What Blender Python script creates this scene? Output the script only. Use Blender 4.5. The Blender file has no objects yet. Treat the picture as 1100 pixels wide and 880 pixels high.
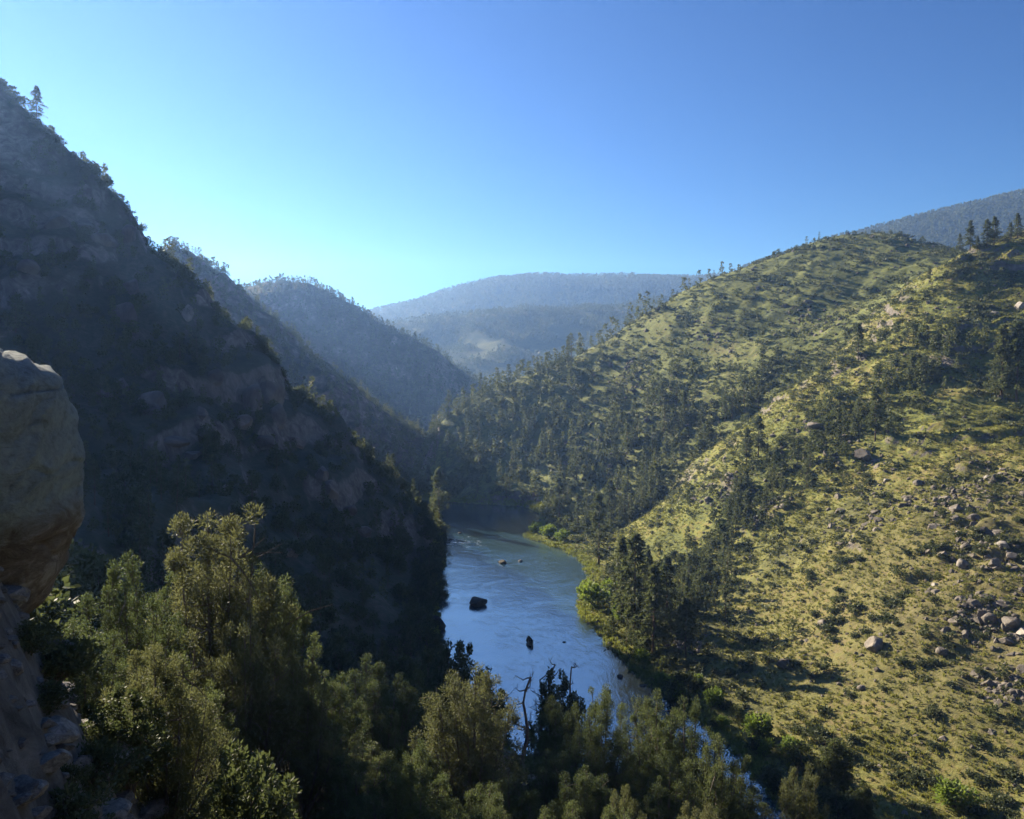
import bpy, math, random
import numpy as np
from mathutils import Vector

R = math.radians
SC = bpy.context.scene
COL = SC.collection
rng = np.random.default_rng(7)
random.seed(7)

# ------------------------------------------------------------------ view
F, CAMZ = 880.0, 70.0            # focal length in pixels of an 1100 px wide frame, eye height over the river
TH = math.atan(40 / 880)         # camera looks slightly down
CT, ST = math.cos(TH), math.sin(TH)
SUN_AZ, SUN_EL = R(-43.8), R(22.7)


def P(px, py, y):
    u = 440 - py
    fy, fz = F * CT + u * ST, u * CT - F * ST
    s = y / fy
    return ((px - 550) * s, y, CAMZ + fz * s)


def pix(x, y, z):
    z = z - CAMZ
    f = y * CT - z * ST
    u = y * ST + z * CT
    return 550 + F * x / f, 440 - F * u / f, f


# ------------------------------------------------------------------ noise
_pg = np.random.default_rng(12345)
_PERM = np.concatenate([_pg.permutation(1024)] * 2).astype(np.int32)
_ANG = _pg.uniform(0, 2 * math.pi, 1024)
_GXY = np.stack([np.cos(_ANG), np.sin(_ANG)], -1).astype(np.float32) * 1.4


def pn(x, y, s=0):
    """gradient noise"""
    x, y = np.asarray(x, float) + (s * 37.17) % 211.0, np.asarray(y, float) - (s * 23.71) % 193.0
    ix, iy = np.floor(x), np.floor(y)
    fx, fy = (x - ix).astype(np.float32), (y - iy).astype(np.float32)
    ix, iy = ix.astype(np.int32) & 1023, iy.astype(np.int32) & 1023
    u, v = fx * fx * fx * (fx * (fx * 6 - 15) + 10), fy * fy * fy * (fy * (fy * 6 - 15) + 10)
    p0, p1 = _PERM[ix] + s % 97, _PERM[ix + 1] + s % 97

    def g(p, dx, dy):
        h = _PERM[(p + iy + dy) & 1023]
        return _GXY[h, 0] * (fx - dx) + _GXY[h, 1] * (fy - dy)
    a = g(p0, 0, 0)
    a = a + u * (g(p1, 1, 0) - a)
    b = g(p0, 0, 1)
    b = b + u * (g(p1, 1, 1) - b)
    return a + v * (b - a)


def fbm(x, y, sc, octv, s=0, gain=0.5):
    o, a, f = 0, 1.0, 1.0 / sc
    for k in range(octv):
        o = o + a * pn(x * f + 17.3 * k, y * f - 9.1 * k, s + k)
        a *= gain
        f *= 2.03
    return o


def ridged(x, y, sc, octv, s=0):
    o, a, f = 0, 1.0, 1.0 / sc
    for k in range(octv):
        o = o + a * (1 - 2 * np.abs(pn(x * f, y * f, s + k)))
        a *= 0.5
        f *= 2.07
    return o


def sstep(a, b, x):
    t = np.clip((x - a) / (b - a), 0, 1)
    return t * t * (3 - 2 * t)


# ------------------------------------------------------------------ terrain from control points
class RBF:
    def __init__(self, pts, c=12.0):
        p = np.array(pts, float)
        self.p, self.c2 = p[:, :2], c * c
        n = len(p)
        d = np.sqrt(((self.p[:, None] - self.p[None]) ** 2).sum(-1) + self.c2)
        A = np.zeros((n + 3, n + 3))
        A[:n, :n] = d + np.eye(n) * -0.02
        A[:n, n] = 1
        A[:n, n + 1:] = self.p / 100
        A[n, :n] = 1
        A[n + 1:, :n] = self.p.T / 100
        b = np.zeros(n + 3)
        b[:n] = p[:, 2]
        self.w = np.linalg.solve(A, b)

    def __call__(self, x, y):
        out = np.empty(x.shape)
        xf, yf, of = x.ravel(), y.ravel(), out.ravel()
        n = len(self.p)
        for i in range(0, len(xf), 60000):
            a, b = xf[i:i + 60000], yf[i:i + 60000]
            d = np.sqrt((a[:, None] - self.p[None, :, 0]) ** 2 + (b[:, None] - self.p[None, :, 1]) ** 2 + self.c2)
            of[i:i + 60000] = d @ self.w[:n] + self.w[n] + a / 100 * self.w[n + 1] + b / 100 * self.w[n + 2]
        return of.reshape(x.shape)


CREST1 = [(-900, -260, 330), (-520, -110, 325), (-330, -40, 322), (-176, 22, 322), (-80, 60, 322), (0, 101, 322), (40, 131, 322),
          (65, 154, 322), (115, 199, 322), (145, 237, 322), (165, 266, 321), (185, 286, 320), (210, 313, 319), (240, 348, 318),
          (270, 378, 316), (293, 396, 315), (305, 420, 315), (330, 440, 314), (380, 484, 313), (420, 528, 311), (450, 551, 310),
          (470, 575, 309), (482, 600, 306)]
near = []
for px, py, y in CREST1:
    q = P(px, py, y)
    near.append(q)
    near.append((q[0] - 5, q[1] + 45, max(q[2] * 0.72 - 8, 1)))
    near.append((q[0] - 10, q[1] + 105, max(q[2] * 0.3 - 12, 0)))
near += [P(*a) for a in [
    (0, 200, 300), (0, 300, 268), (0, 400, 235), (0, 500, 195), (100, 250, 304), (100, 350, 264), (100, 450, 222), (100, 540, 175),
    (200, 350, 290), (200, 450, 242), (200, 540, 200), (300, 470, 282), (300, 560, 228), (300, 640, 170), (400, 560, 278),
    (400, 640, 210), (440, 610, 280), (450, 660, 225), (468, 640, 262), (-150, 150, 300), (-150, 350, 240), (-150, 550, 165),
    (-500, 0, 290), (-500, 350, 200)]]
# foreground slope below the overlook
near += [(0, 0, 68.2), (0.5, 3, 66.2), (0, 8, 61), (0, 20, 54), (0, 30, 50), (4, 50, 43), (-2.6, 8, 60.5), (-4.4, 14, 57.5), (-5.4, 9, 65.1), (-7.4, 13, 64.7), (-3.4, 4.5, 66.8),
         (-10, 16, 65.3), (-6.5, 20, 56), (-10.5, 30, 55), (-14, 27, 57.5), (-20, 50, 47), (-14, 18, 65.6), (-30, 22, 72), (-35, 55, 58),
         (10, 8, 58), (12, 25, 49), (12, 50, 39.5), (21, 60, 33), (20, 42, 41), (30, 70, 20), (31, 95, 5), (0, 90, 24), (0, 120, 11),
         (-20, 90, 31), (-40, 120, 22), (-80, 110, 40), (-10, 145, 5), (-20, 185, 4), (-100, 60, 76), (-100, 130, 56), (-8, 150, 2),
         (0, -40, 76), (-40, 0, 78), (-120, -20, 100), (38, 0, 40), (30, 30, 42), (46, 50, 9), (50, 10, 18), (60, -60, 20), (20, -20, 66)]
SPUR = [(1700, 150, 480), (1400, 178, 455), (1250, 205, 435), (1180, 226, 425), (1100, 250, 418), (1050, 270, 410), (1012, 292, 400), (960, 346, 385), (900, 394, 366),
        (850, 432, 352), (800, 472, 339), (750, 526, 326), (700, 571, 311), (660, 601, 300), (638, 615, 293)]
for px, py, y in SPUR:
    q = P(px, py, y)
    near.append(q)
    near.append((q[0] - 14, q[1] + 34, max(q[2] - 15, 0.5)))
    near.append((q[0] - 30, q[1] + 80, max(q[2] - 60, -8)))
near += [P(*a) for a in [
    (1100, 300, 382), (1100, 400, 310), (1100, 500, 242), (1100, 600, 190), (1100, 700, 158), (1100, 800, 136), (1100, 870, 124),
    (1000, 350, 350), (1000, 450, 290), (1000, 550, 227), (1000, 650, 181), (1000, 750, 153), (1000, 850, 133), (900, 450, 317),
    (900, 550, 257), (900, 650, 201), (900, 750, 163), (900, 820, 142), (800, 520, 304), (800, 600, 258), (800, 680, 209),
    (800, 740, 177), (720, 600, 285), (720, 660, 236), (720, 720, 190), (680, 640, 262), (1300, 300, 370), (1300, 500, 230), (1300, 700, 148), (1300, 900, 112)]]
near += [(95, 90, 5), (85, 40, 5), (90, -20, 6), (150, 40, 30)]
N = RBF(near, 7.0)

CRESTR = [(462, 478, 515), (480, 458, 525), (500, 443, 535), (520, 431, 542), (560, 412, 550), (600, 393, 558), (640, 374, 566), (680, 350, 574),
          (720, 324, 579), (760, 301, 581), (800, 289, 584), (850, 273, 586), (905, 257, 586), (960, 254, 580), (1000, 265, 570), (1040, 276, 560), (1150, 300, 540), (1400, 330, 530)]
FOOTR = [(462, 545, 440), (500, 540, 432), (560, 540, 420), (600, 565, 385), (650, 560, 373), (700, 532, 372), (760, 500, 376), (800, 470, 374), (850, 434, 386), (905, 394, 400), (960, 348, 420), (1000, 302, 436)]
rp = []
for px, py, y in CRESTR:
    q = P(px, py, y)
    rp.append(q)
    rp.append((q[0] + 15, q[1] + 90, q[2] - 38))
    rp.append((q[0] + 30, q[1] + 230, q[2] * 0.4 - 30))
for px, py, y in FOOTR:
    q = np.array(P(px, py, y))
    e = np.array(P(px, np.interp(px, [c[0] for c in CRESTR], [c[1] for c in CRESTR]), np.interp(px, [c[0] for c in CRESTR], [c[2] for c in CRESTR])))
    rp.append(tuple(q))
    for t, dz in ((0.34, -1), (0.67, 3)):
        m = q + (e - q) * t
        rp.append((m[0], m[1], m[2] + dz))
rp += [P(*a) for a in [(440, 508, 462), (400, 535, 462), (580, 552, 402), (620, 585, 345)]]
rp += [(0, 250, -40), (150, 200, -40), (-120, 470, -12), (-90, 440, -6), (-60, 520, -4), (-80, 640, -40), (-20, 640, 0), (300, 300, 0), (400, 200, -40), (25, 300, -12), (0, 380, -6)]
RH = RBF(rp, 10.0)


def ridge_body(crest, foot_y, foot_z, back=(1.25, 0.3), c=20, mids=()):
    pts = []
    for px, py, y in crest:
        q = P(px, py, y)
        pts.append(q)
        pts.append((q[0] * foot_y / y, foot_y, foot_z))
        pts.append((q[0] * back[0], q[1] * back[0], q[2] * back[1]))
    pts += [P(*m) for m in mids]
    return RBF(pts, c)


L2 = ridge_body([(-900, 200, 700), (-500, 215, 700), (-200, 320, 690), (0, 312, 670), (110, 302, 655), (165, 285, 648), (185, 277, 645), (225, 296, 640), (243, 304, 636), (262, 334, 630), (300, 360, 622), (320, 387, 615), (350, 408, 605), (380, 434, 595),
                 (400, 466, 585), (430, 494, 570), (460, 520, 555)], 490, -6)
L3 = ridge_body([(-600, 350, 1200), (-200, 350, 1180), (100, 342, 1150), (200, 330, 1120), (245, 319, 1105), (262, 316, 1100), (300, 316, 1090), (340, 319, 1080), (375, 334, 1070), (400, 347, 1060), (430, 364, 1040), (470, 394, 1010),
                 (495, 428, 985), (520, 448, 970)], 800, -6)
F1 = ridge_body([(-300, 380, 1900), (200, 370, 1900), (380, 358, 1950), (430, 352, 2000), (470, 347, 2000), (520, 341, 2000), (580, 336, 2000), (640, 331, 1980), (700, 327, 1950), (760, 322, 1950), (900, 320, 1950), (1400, 320, 1950)], 1200, -8, back=(1.18, 0.5), c=40,
                mids=[(500, 415, 1480), (460, 378, 1750), (520, 372, 1700), (560, 380, 1640), (600, 372, 1700), (650, 350, 1820), (640, 360, 1750)])
F2 = ridge_body([(-400, 372, 3200), (200, 356, 3200), (380, 346, 3200), (415, 340, 3200), (450, 331, 3200), (475, 322, 3200), (500, 313, 3200), (540, 304, 3200), (580, 301, 3200), (640, 302, 3200), (725, 300, 3200), (800, 303, 3200), (1000, 330, 3200), (1500, 350, 3200)], 2100, 0, c=60)
F3 = ridge_body([(600, 380, 2100), (780, 300, 2150), (860, 274, 2200), (905, 262, 2200), (935, 253, 2200), (980, 241, 2200), (1040, 227, 2200), (1100, 212, 2200), (1250, 205, 2200), (1500, 235, 2200)], 1150, -8, c=60)

# river: right and left bank, by increasing distance along the course
RB = np.array([(106, -70), (98, -20), (84, 30), (68, 75), (50, 110), (42, 131), (39, 152), (31, 176), (26, 196), (22, 219), (19, 236), (21, 257), (25, 280), (24, 302), (18, 322), (5, 343), (7, 360), (13, 385), (12, 405), (3, 424), (-25, 434), (-70, 452), (-140, 470), (-260, 480), (-420, 480)], float)
LB = np.array([(56, -70), (54, -20), (48, 30), (39, 75), (29, 97), (15, 118), (-1, 148), (-9, 170), (-15, 190), (-19, 218), (-21, 240), (-22, 262), (-24, 280), (-24, 300), (-25.5, 312), (-28, 340), (-30, 362), (-32, 380), (-35, 393), (-42, 402), (-55, 408), (-90, 420), (-150, 438), (-260, 448), (-420, 448)], float)


def dense(a, n=6):
    a = np.array(a)
    out = []
    for i in range(len(a) - 1):
        for t in range(n):
            p0, p1, p2, p3 = a[max(i - 1, 0)], a[i], a[i + 1], a[min(i + 2, len(a) - 1)]
            u = t / n
            out.append(0.5 * (2 * p1 + (p2 - p0) * u + (2 * p0 - 5 * p1 + 4 * p2 - p3) * u * u + (3 * p1 - p0 - 3 * p2 + p3) * u ** 3))
    out.append(a[-1])
    return np.array(out)


RBd, LBd = dense(RB), dense(LB)
POLY = np.concatenate([RBd, LBd[::-1]])


def river_sd(x, y):
    """signed distance to the water's edge, negative in the river (only near it)"""
    sh = x.shape
    x, y = x.ravel(), y.ravel()
    out = np.full(x.shape, 60.0)
    m = np.where((y < 520) & (y > -110) & (x > -480) & (x < 140) & (x > np.interp(y, LBd[:114, 1], LBd[:114, 0]) - 62))[0]
    a, b = POLY, np.roll(POLY, -1, 0)
    for i in range(0, len(m), 40000):
        k = m[i:i + 40000]
        X, Y = x[k][:, None], y[k][:, None]
        ab = b - a
        t = np.clip(((X - a[None, :, 0]) * ab[:, 0] + (Y - a[None, :, 1]) * ab[:, 1]) / ((ab ** 2).sum(1) + 1e-9), 0, 1)
        d = np.sqrt(((X - a[None, :, 0] - t * ab[:, 0]) ** 2 + (Y - a[None, :, 1] - t * ab[:, 1]) ** 2).min(1))
        c = (a[None, :, 1] > Y) != (b[None, :, 1] > Y)
        xi = a[None, :, 0] + (Y - a[None, :, 1]) / (ab[:, 1] + 1e-12) * ab[:, 0]
        ins = ((c & (X < xi)).sum(1) % 2) == 1
        out[k] = np.where(ins, -d, d)
    return out.reshape(sh)


GROUND, LEFT, SPURB, RIGHT, LB2, LB3, FB1, FB2, FB3 = range(9)


def height(x, y):
    sh = np.shape(x)
    X, Y = np.asarray(x, float).ravel(), np.asarray(y, float).ravel()
    n = len(X)
    B = np.full((7, n), -999.0, np.float32)
    SDo, RT, LF = np.full(n, 60.0), np.zeros(n, bool), np.zeros(n, bool)
    k = np.where((np.hypot(X, Y) < 640) & (Y < 560))[0]
    if len(k):
        B[0, k], SDo[k], RT[k], LF[k] = near_part(X[k], Y[k])

    def far_part(i, m, f):
        k = np.where(m)[0]
        if len(k):
            B[i, k] = f(X[k], Y[k])
    far_part(1, (Y > 240) & (X > -130) & (Y < 1100), lambda x, y: RH(x, y) + (3.0 * fbm(x, y, 70, 5, 3) + 1.1 * ridged(x, y, 24, 3, 5)) * sstep(0, 20, river_sd(x, y)) - np.clip(300 - y, 0, 1e9) * 0.6 - np.clip(-45 - x, 0, 1e9) * 0.6)
    far_part(2, (Y > 470) & (X < 150) & (Y < 1000), lambda x, y: L2(x, y) + 6 * fbm(x, y, 90, 5, 41) + 4 * ridged(x, y, 45, 4, 43) - np.clip(480 - y, 0, 1e9) * 0.8)
    far_part(3, (Y > 760) & (X < 300) & (Y < 2000), lambda x, y: L3(x, y) + 10 * fbm(x, y, 150, 5, 44) + 6 * ridged(x, y, 80, 4, 45) - np.clip(780 - y, 0, 1e9) * 0.8)
    far_part(4, (Y > 1150) & (Y < 2700), lambda x, y: F1(x, y) + 12 * fbm(x, y, 240, 5, 46) + 9 * ridged(x, y, 200, 3, 47) - 6 - np.clip(1200 - y, 0, 1e9) * 0.8)
    far_part(5, Y > 2050, lambda x, y: F2(x, y) + 12 * fbm(x, y, 400, 5, 48) + 7 * ridged(x, y, 300, 3, 49) - np.clip(2100 - y, 0, 1e9) * 0.8)
    far_part(6, (Y > 1100) & (X > 200), lambda x, y: F3(x, y) + 8 * fbm(x, y, 300, 4, 50) - np.clip(1150 - y, 0, 1e9) * 0.8)
    k = B.argmax(0)
    z = B.max(0)
    reg = np.array([0, RIGHT, LB2, LB3, FB1, FB2, FB3])[k]
    reg = np.where(k == 0, np.where(RT, SPURB, np.where(LF, LEFT, GROUND)), reg)
    sd = SDo
    floor = 0.35 + 0.3 * pn(X * 0.2, Y * 0.2, 9) + np.clip(sd - 4, 0, 40) * 0.05
    reg = np.where((z < floor - 5) & (k != 0) & (Y < 1100), GROUND, reg)
    z = np.maximum(z, floor)
    e = sstep(-3.0, 3.5, sd)
    z = np.where(sd < 4, -1.6 * (1 - e) + np.minimum(z, 0.5 + np.clip(sd, 0, 9) * 0.7) * e, z)
    z = np.where((sd >= 4) & (sd < 12), np.minimum(z, 0.5 + sd * 0.7 + (np.clip(sd - 4, 0, 9) ** 1.6)), z)
    return z.reshape(sh), reg.reshape(sh), sd.reshape(sh)


def near_part(x, y):
    r = np.hypot(x, y)
    sd = river_sd(x, y)
    sd = sd + np.where(np.abs(sd) < 15, 1.1 * fbm(x, y, 9, 3, 91), 0)
    n = N(x, y)
    # which part of the near ground
    cx = np.interp(y, (RBd[:, 1] + 0)[:108], ((RBd[:, 0]))[:108] - 18)
    right = x > cx
    left = (~right) & (y > 125 - 0.25 * (x + 20))
    far_amp = np.clip((r - 10) / 90, 0.03, 1)
    rough = np.where(left, 1.0, np.where(right, 0.45, 0.55))
    rock = left * sstep(0, 25, n)
    nz = rough * far_amp * (2.6 * fbm(x, y, 46, 5, 1) + 0.0)
    # ribs and ledges of the rocky hillside
    rib = ridged(x * 0.9 + y * 0.35, y * 0.5, 30, 4, 31)
    nz = nz + rock * far_amp * (2.6 * (rib - 0.6))
    led = fbm(x, y, 60, 3, 55) * 9 + n
    saw = (led / 15) % 1.0
    nz = nz + rock * (sstep(0.0, 0.28, saw) - saw) * 8.0 * sstep(-0.15, 0.35, fbm(x, y, 55, 2, 77))
    nz = nz + right * far_amp * (0.5 * fbm(x, y, 5, 4, 12) + 1.7 * fbm(x, y, 22, 3, 13)) * (0.35 + 0.65 * sstep(3, 25, n))
    ls = ((n + 5 * fbm(x, y, 26, 3, 57)) / 6.5) % 1.0
    nz = nz + right * (sstep(0.0, 0.22, ls) - ls) * 3.2 * sstep(0.05, 0.45, fbm(x, y, 34, 3, 78)) * sstep(8, 30, n)
    near_r = np.clip(1 - r / 40, 0, 1)
    nz = nz + near_r * (0.30 * fbm(x, y, 1.6, 5, 21) + 0.35 * np.clip(ridged(x, y, 2.4, 4, 23) - 0.3, 0, 2) + 0.09 * fbm(x, y, 0.5, 4, 24))
    soft = sstep(0, 14, sd)
    nn = n + nz * (0.25 + 0.75 * soft)
    nn = nn - np.where(y > 480, (y - 480) * 0.8, 0) - np.clip(r - 560, 0, 1e9) * 0.6
    return nn, sd, right, left


# ------------------------------------------------------------------ mesh helpers
def mk_mesh(name, v, quads=None, tris=None, smooth=False, mat_idx=None):
    me = bpy.data.meshes.new(name)
    v = np.asarray(v, np.float32)
    loops, starts, tot = [], [], 0
    if quads is not None and len(quads):
        q = np.asarray(quads, np.int32)
        loops.append(q.ravel())
        starts.append(np.arange(len(q), dtype=np.int32) * 4)
        tot = len(q) * 4
    if tris is not None and len(tris):
        t = np.asarray(tris, np.int32)
        loops.append(t.ravel())
        starts.append(tot + np.arange(len(t), dtype=np.int32) * 3)
    loops, starts = np.concatenate(loops), np.concatenate(starts)
    me.vertices.add(len(v))
    me.vertices.foreach_set('co', v.ravel())
    me.loops.add(len(loops))
    me.loops.foreach_set('vertex_index', loops)
    me.polygons.add(len(starts))
    me.polygons.foreach_set('loop_start', starts)
    if mat_idx is not None:
        me.polygons.foreach_set('material_index', np.asarray(mat_idx, np.int32))
    me.polygons.foreach_set('use_smooth', np.full(len(starts), smooth, bool))
    me.update(calc_edges=True)
    me.validate()
    return me


def link(name, me, mats, parent=None, loc=None):
    o = bpy.data.objects.new(name, me)
    COL.objects.link(o)
    if me is not None and not len(me.materials):
        for m in (mats if isinstance(mats, (list, tuple)) else [mats]):
            me.materials.append(m)
    if parent is not None:
        o.parent = parent
    if loc is not None:
        o.location = loc
    return o


def tag(o, label=None, cat=None, group=None, kind=None):
    if label:
        assert 4 <= len(label.split()) <= 16, label
        o['label'] = label
    if cat:
        o['category'] = cat
    if group:
        o['group'] = group
    if kind:
        o['kind'] = kind
    return o


class MB:
    """collects vertices and faces of one mesh"""
    def __init__(self):
        self.v, self.q, self.t, self.n = [], [], [], 0

    def add(self, v, q=None, t=None):
        v = np.asarray(v, float).reshape(-1, 3)
        if q is not None and len(q):
            self.q.append(np.asarray(q, int) + self.n)
        if t is not None and len(t):
            self.t.append(np.asarray(t, int) + self.n)
        self.v.append(v)
        self.n += len(v)

    def arrays(self):
        return (np.concatenate(self.v), np.concatenate(self.q) if self.q else np.zeros((0, 4), int),
                np.concatenate(self.t) if self.t else np.zeros((0, 3), int))

    def mesh(self, name, smooth=False):
        v, q, t = self.arrays()
        return mk_mesh(name, v, q, t, smooth)

    def tube(self, pts, rad, n=6, cap=True):
        pts = np.asarray(pts, float)
        k = len(pts)
        tg = np.gradient(pts, axis=0)
        tg /= np.linalg.norm(tg, axis=1)[:, None] + 1e-9
        ref = np.array([1.0, 0, 0]) if abs(tg[0][0]) < 0.8 else np.array([0, 1.0, 0])
        a = np.cross(tg, ref)
        a /= np.linalg.norm(a, axis=1)[:, None] + 1e-9
        b = np.cross(tg, a)
        ang = np.arange(n) * 2 * math.pi / n
        ring = np.cos(ang)[None, :, None] * a[:, None] + np.sin(ang)[None, :, None] * b[:, None]
        v = pts[:, None] + ring * np.asarray(rad, float)[:, None, None]
        i = np.arange(k - 1)[:, None] * n
        j = np.arange(n)[None]
        j2 = (j + 1) % n
        q = np.stack([i + j, i + j2, i + n + j2, i + n + j], -1).reshape(-1, 4)
        tt = []
        vv = list(v.reshape(-1, 3))
        if cap:
            vv += [pts[0], pts[-1]]
            c0, c1 = k * n, k * n + 1
            for s in range(n):
                tt.append((c0, (s + 1) % n, s))
                tt.append((c1, (k - 1) * n + s, (k - 1) * n + (s + 1) % n))
        self.add(vv, q, tt)


def unit(a):
    return a / (np.linalg.norm(a, axis=-1, keepdims=True) + 1e-9)


def leaf_quads(g, p, t, L, W):
    """diamond leaves at p along t; returns verts and quads"""
    n = len(p)
    s = unit(np.cross(t, unit(g.normal(size=(n, 3)))))
    L = L * g.uniform(0.6, 1.3, (n, 1))
    W = W * g.uniform(0.6, 1.3, (n, 1))
    v = np.stack([p, p + t * L * 0.45 + s * W, p + t * L, p + t * L * 0.5 - s * W], 1)
    q = np.arange(n * 4).reshape(n, 4)
    return v.reshape(-1, 3), q


def cloud(g, cen, rad, per, L, W, up=0.35, squash=0.85):
    n = len(cen) * per
    c = np.repeat(cen, per, 0)
    r = np.repeat(rad, per)[:, None]
    d = unit(g.normal(size=(n, 3)))
    p = c + d * r * (g.uniform(0, 1, (n, 1)) ** 0.45) * np.array([1, 1, squash])
    t = unit(d * 0.9 + 0.7 * g.normal(size=(n, 3)) + np.array([0, 0, up]))
    return leaf_quads(g, p, t, L, W)


# ------------------------------------------------------------------ materials
def new_mat(name):
    m = bpy.data.materials.new(name)
    m.use_nodes = True
    nt = m.node_tree
    b = nt.nodes['Principled BSDF']
    b.inputs['Roughness'].default_value = 0.9
    b.inputs['Specular IOR Level'].default_value = 0.2
    return m, nt, b


def nd(nt, t, **kw):
    n = nt.nodes.new(t)
    for k, v in kw.items():
        setattr(n, k, v)
    return n


def noise(nt, scale, detail=6, rough=0.55, coord=None, dist=0.0):
    n = nd(nt, 'ShaderNodeTexNoise')
    n.inputs['Scale'].default_value = scale
    n.inputs['Detail'].default_value = detail
    n.inputs['Roughness'].default_value = rough
    n.inputs['Distortion'].default_value = dist
    if coord is not None:
        nt.links.new(coord, n.inputs['Vector'])
    return n.outputs['Fac']


def ramp(nt, fac, stops):
    n = nd(nt, 'ShaderNodeValToRGB')
    e = n.color_ramp.elements
    while len(e) < len(stops):
        e.new(0.5)
    for k, (p, c) in enumerate(stops):
        e[k].position = p
        e[k].color = (*c, 1) if len(c) == 3 else c
    nt.links.new(fac, n.inputs[0])
    return n.outputs['Color']


def mix(nt, f, a, b):
    n = nd(nt, 'ShaderNodeMix', data_type='RGBA')
    for s, i in ((f, 0), (a, 6), (b, 7)):
        if hasattr(s, 'is_linked'):
            nt.links.new(s, n.inputs[i])
        else:
            n.inputs[i].default_value = s if i == 0 else (*s, 1)
    return n.outputs[2]


def maprange(nt, v, a, b, c=0.0, d=1.0):
    n = nd(nt, 'ShaderNodeMapRange')
    nt.links.new(v, n.inputs[0])
    for i, x in enumerate((a, b, c, d)):
        n.inputs[i + 1].default_value = x
    return n.outputs[0]


def bump(nt, b, h, strength, dist):
    n = nd(nt, 'ShaderNodeBump')
    n.inputs['Strength'].default_value = strength
    n.inputs['Distance'].default_value = dist
    nt.links.new(h, n.inputs['Height'])
    nt.links.new(n.outputs[0], b.inputs['Normal'])


def terrain_mat(name, veg, rock, steep=(0.80, 0.62), sc=1.0, bdist=0.6, dry=None):
    """veg, rock: colour stops; steep ground shows rock"""
    m, nt, b = new_mat(name)
    co = nd(nt, 'ShaderNodeTexCoord').outputs['Object']
    big = noise(nt, 0.035 * sc, 6, 0.6, co)
    fine = noise(nt, 0.45 * sc, 8, 0.7, co, 0.6)
    mth = nd(nt, 'ShaderNodeMath', operation='MULTIPLY_ADD')
    nt.links.new(fine, mth.inputs[0])
    mth.inputs[1].default_value = 0.55
    m2 = nd(nt, 'ShaderNodeMath', operation='MULTIPLY')
    nt.links.new(big, m2.inputs[0])
    m2.inputs[1].default_value = 0.45
    nt.links.new(m2.outputs[0], mth.inputs[2])
    vc = ramp(nt, mth.outputs[0], veg)
    if dry:
        ds = nd(nt, 'ShaderNodeVectorMath', operation='DISTANCE')
        nt.links.new(co, ds.inputs[0])
        ds.inputs[1].default_value = dry[0]
        k = nd(nt, 'ShaderNodeMath', operation='MULTIPLY_ADD')
        nt.links.new(big, k.inputs[0])
        k.inputs[1].default_value = dry[1] * 1.2
        nt.links.new(ds.outputs['Value'], k.inputs[2])
        vc = mix(nt, maprange(nt, k.outputs[0], dry[1] * 0.9, dry[1] * 1.9, 1, 0), vc, ramp(nt, mth.outputs[0], dry[2]))
    rn = noise(nt, 0.22 * sc, 9, 0.68, co, 1.2)
    rc = ramp(nt, rn, rock)
    geo = nd(nt, 'ShaderNodeNewGeometry')
    sep = nd(nt, 'ShaderNodeSeparateXYZ')
    nt.links.new(geo.outputs['Normal'], sep.inputs[0])
    ad = nd(nt, 'ShaderNodeMath', operation='MULTIPLY_ADD')
    nt.links.new(fine, ad.inputs[0])
    ad.inputs[1].default_value = 0.35
    nt.links.new(sep.outputs[2], ad.inputs[2])
    f = maprange(nt, ad.outputs[0], steep[0] + 0.17, steep[1] + 0.17)
    nt.links.new(mix(nt, f, vc, rc), b.inputs['Base Color'])
    bump(nt, b, noise(nt, 0.9 * sc, 9, 0.72, co, 0.4), 0.9, bdist)
    return m


def leaf_mat(name, dark, light, trans=0.4, var=0.35, rough=0.6):
    m, nt, b = new_mat(name)
    oi = nd(nt, 'ShaderNodeObjectInfo')
    geo = nd(nt, 'ShaderNodeNewGeometry')
    a = nd(nt, 'ShaderNodeMath', operation='MULTIPLY_ADD')
    nt.links.new(oi.outputs['Random'], a.inputs[0])
    a.inputs[1].default_value = 0.55
    b2 = nd(nt, 'ShaderNodeMath', operation='MULTIPLY')
    nt.links.new(geo.outputs['Random Per Island'], b2.inputs[0])
    b2.inputs[1].default_value = 0.45
    nt.links.new(b2.outputs[0], a.inputs[2])
    c = mix(nt, a.outputs[0], dark, light)
    nt.links.new(c, b.inputs['Base Color'])
    b.inputs['Roughness'].default_value = rough
    b.inputs['Specular IOR Level'].default_value = 0.25
    tr = nd(nt, 'ShaderNodeBsdfTranslucent')
    hs = nd(nt, 'ShaderNodeHueSaturation')
    hs.inputs['Value'].default_value = 1.25
    hs.inputs['Saturation'].default_value = 1.1
    nt.links.new(c, hs.inputs['Color'])
    nt.links.new(hs.outputs[0], tr.inputs[0])
    ms = nd(nt, 'ShaderNodeMixShader')
    ms.inputs[0].default_value = trans
    nt.links.new(b.outputs[0], ms.inputs[1])
    nt.links.new(tr.outputs[0], ms.inputs[2])
    nt.links.new(ms.outputs[0], nt.nodes['Material Output'].inputs['Surface'])
    return m


def rock_mat(name, stops, sc=1.0, bd=0.08):
    m, nt, b = new_mat(name)
    co = nd(nt, 'ShaderNodeTexCoord').outputs['Object']
    oi = nd(nt, 'ShaderNodeObjectInfo')
    n1 = noise(nt, 1.3 * sc, 9, 0.7, co, 0.8)
    c = ramp(nt, n1, stops)
    hs = nd(nt, 'ShaderNodeHueSaturation')
    nt.links.new(c, hs.inputs['Color'])
    nt.links.new(maprange(nt, oi.outputs['Random'], 0, 1, 0.7, 1.3), hs.inputs['Value'])
    nt.links.new(hs.outputs[0], b.inputs['Base Color'])
    b.inputs['Roughness'].default_value = 0.8
    bump(nt, b, noise(nt, 3.0 * sc, 9, 0.7, co, 0.5), 0.8, bd)
    return m


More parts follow.
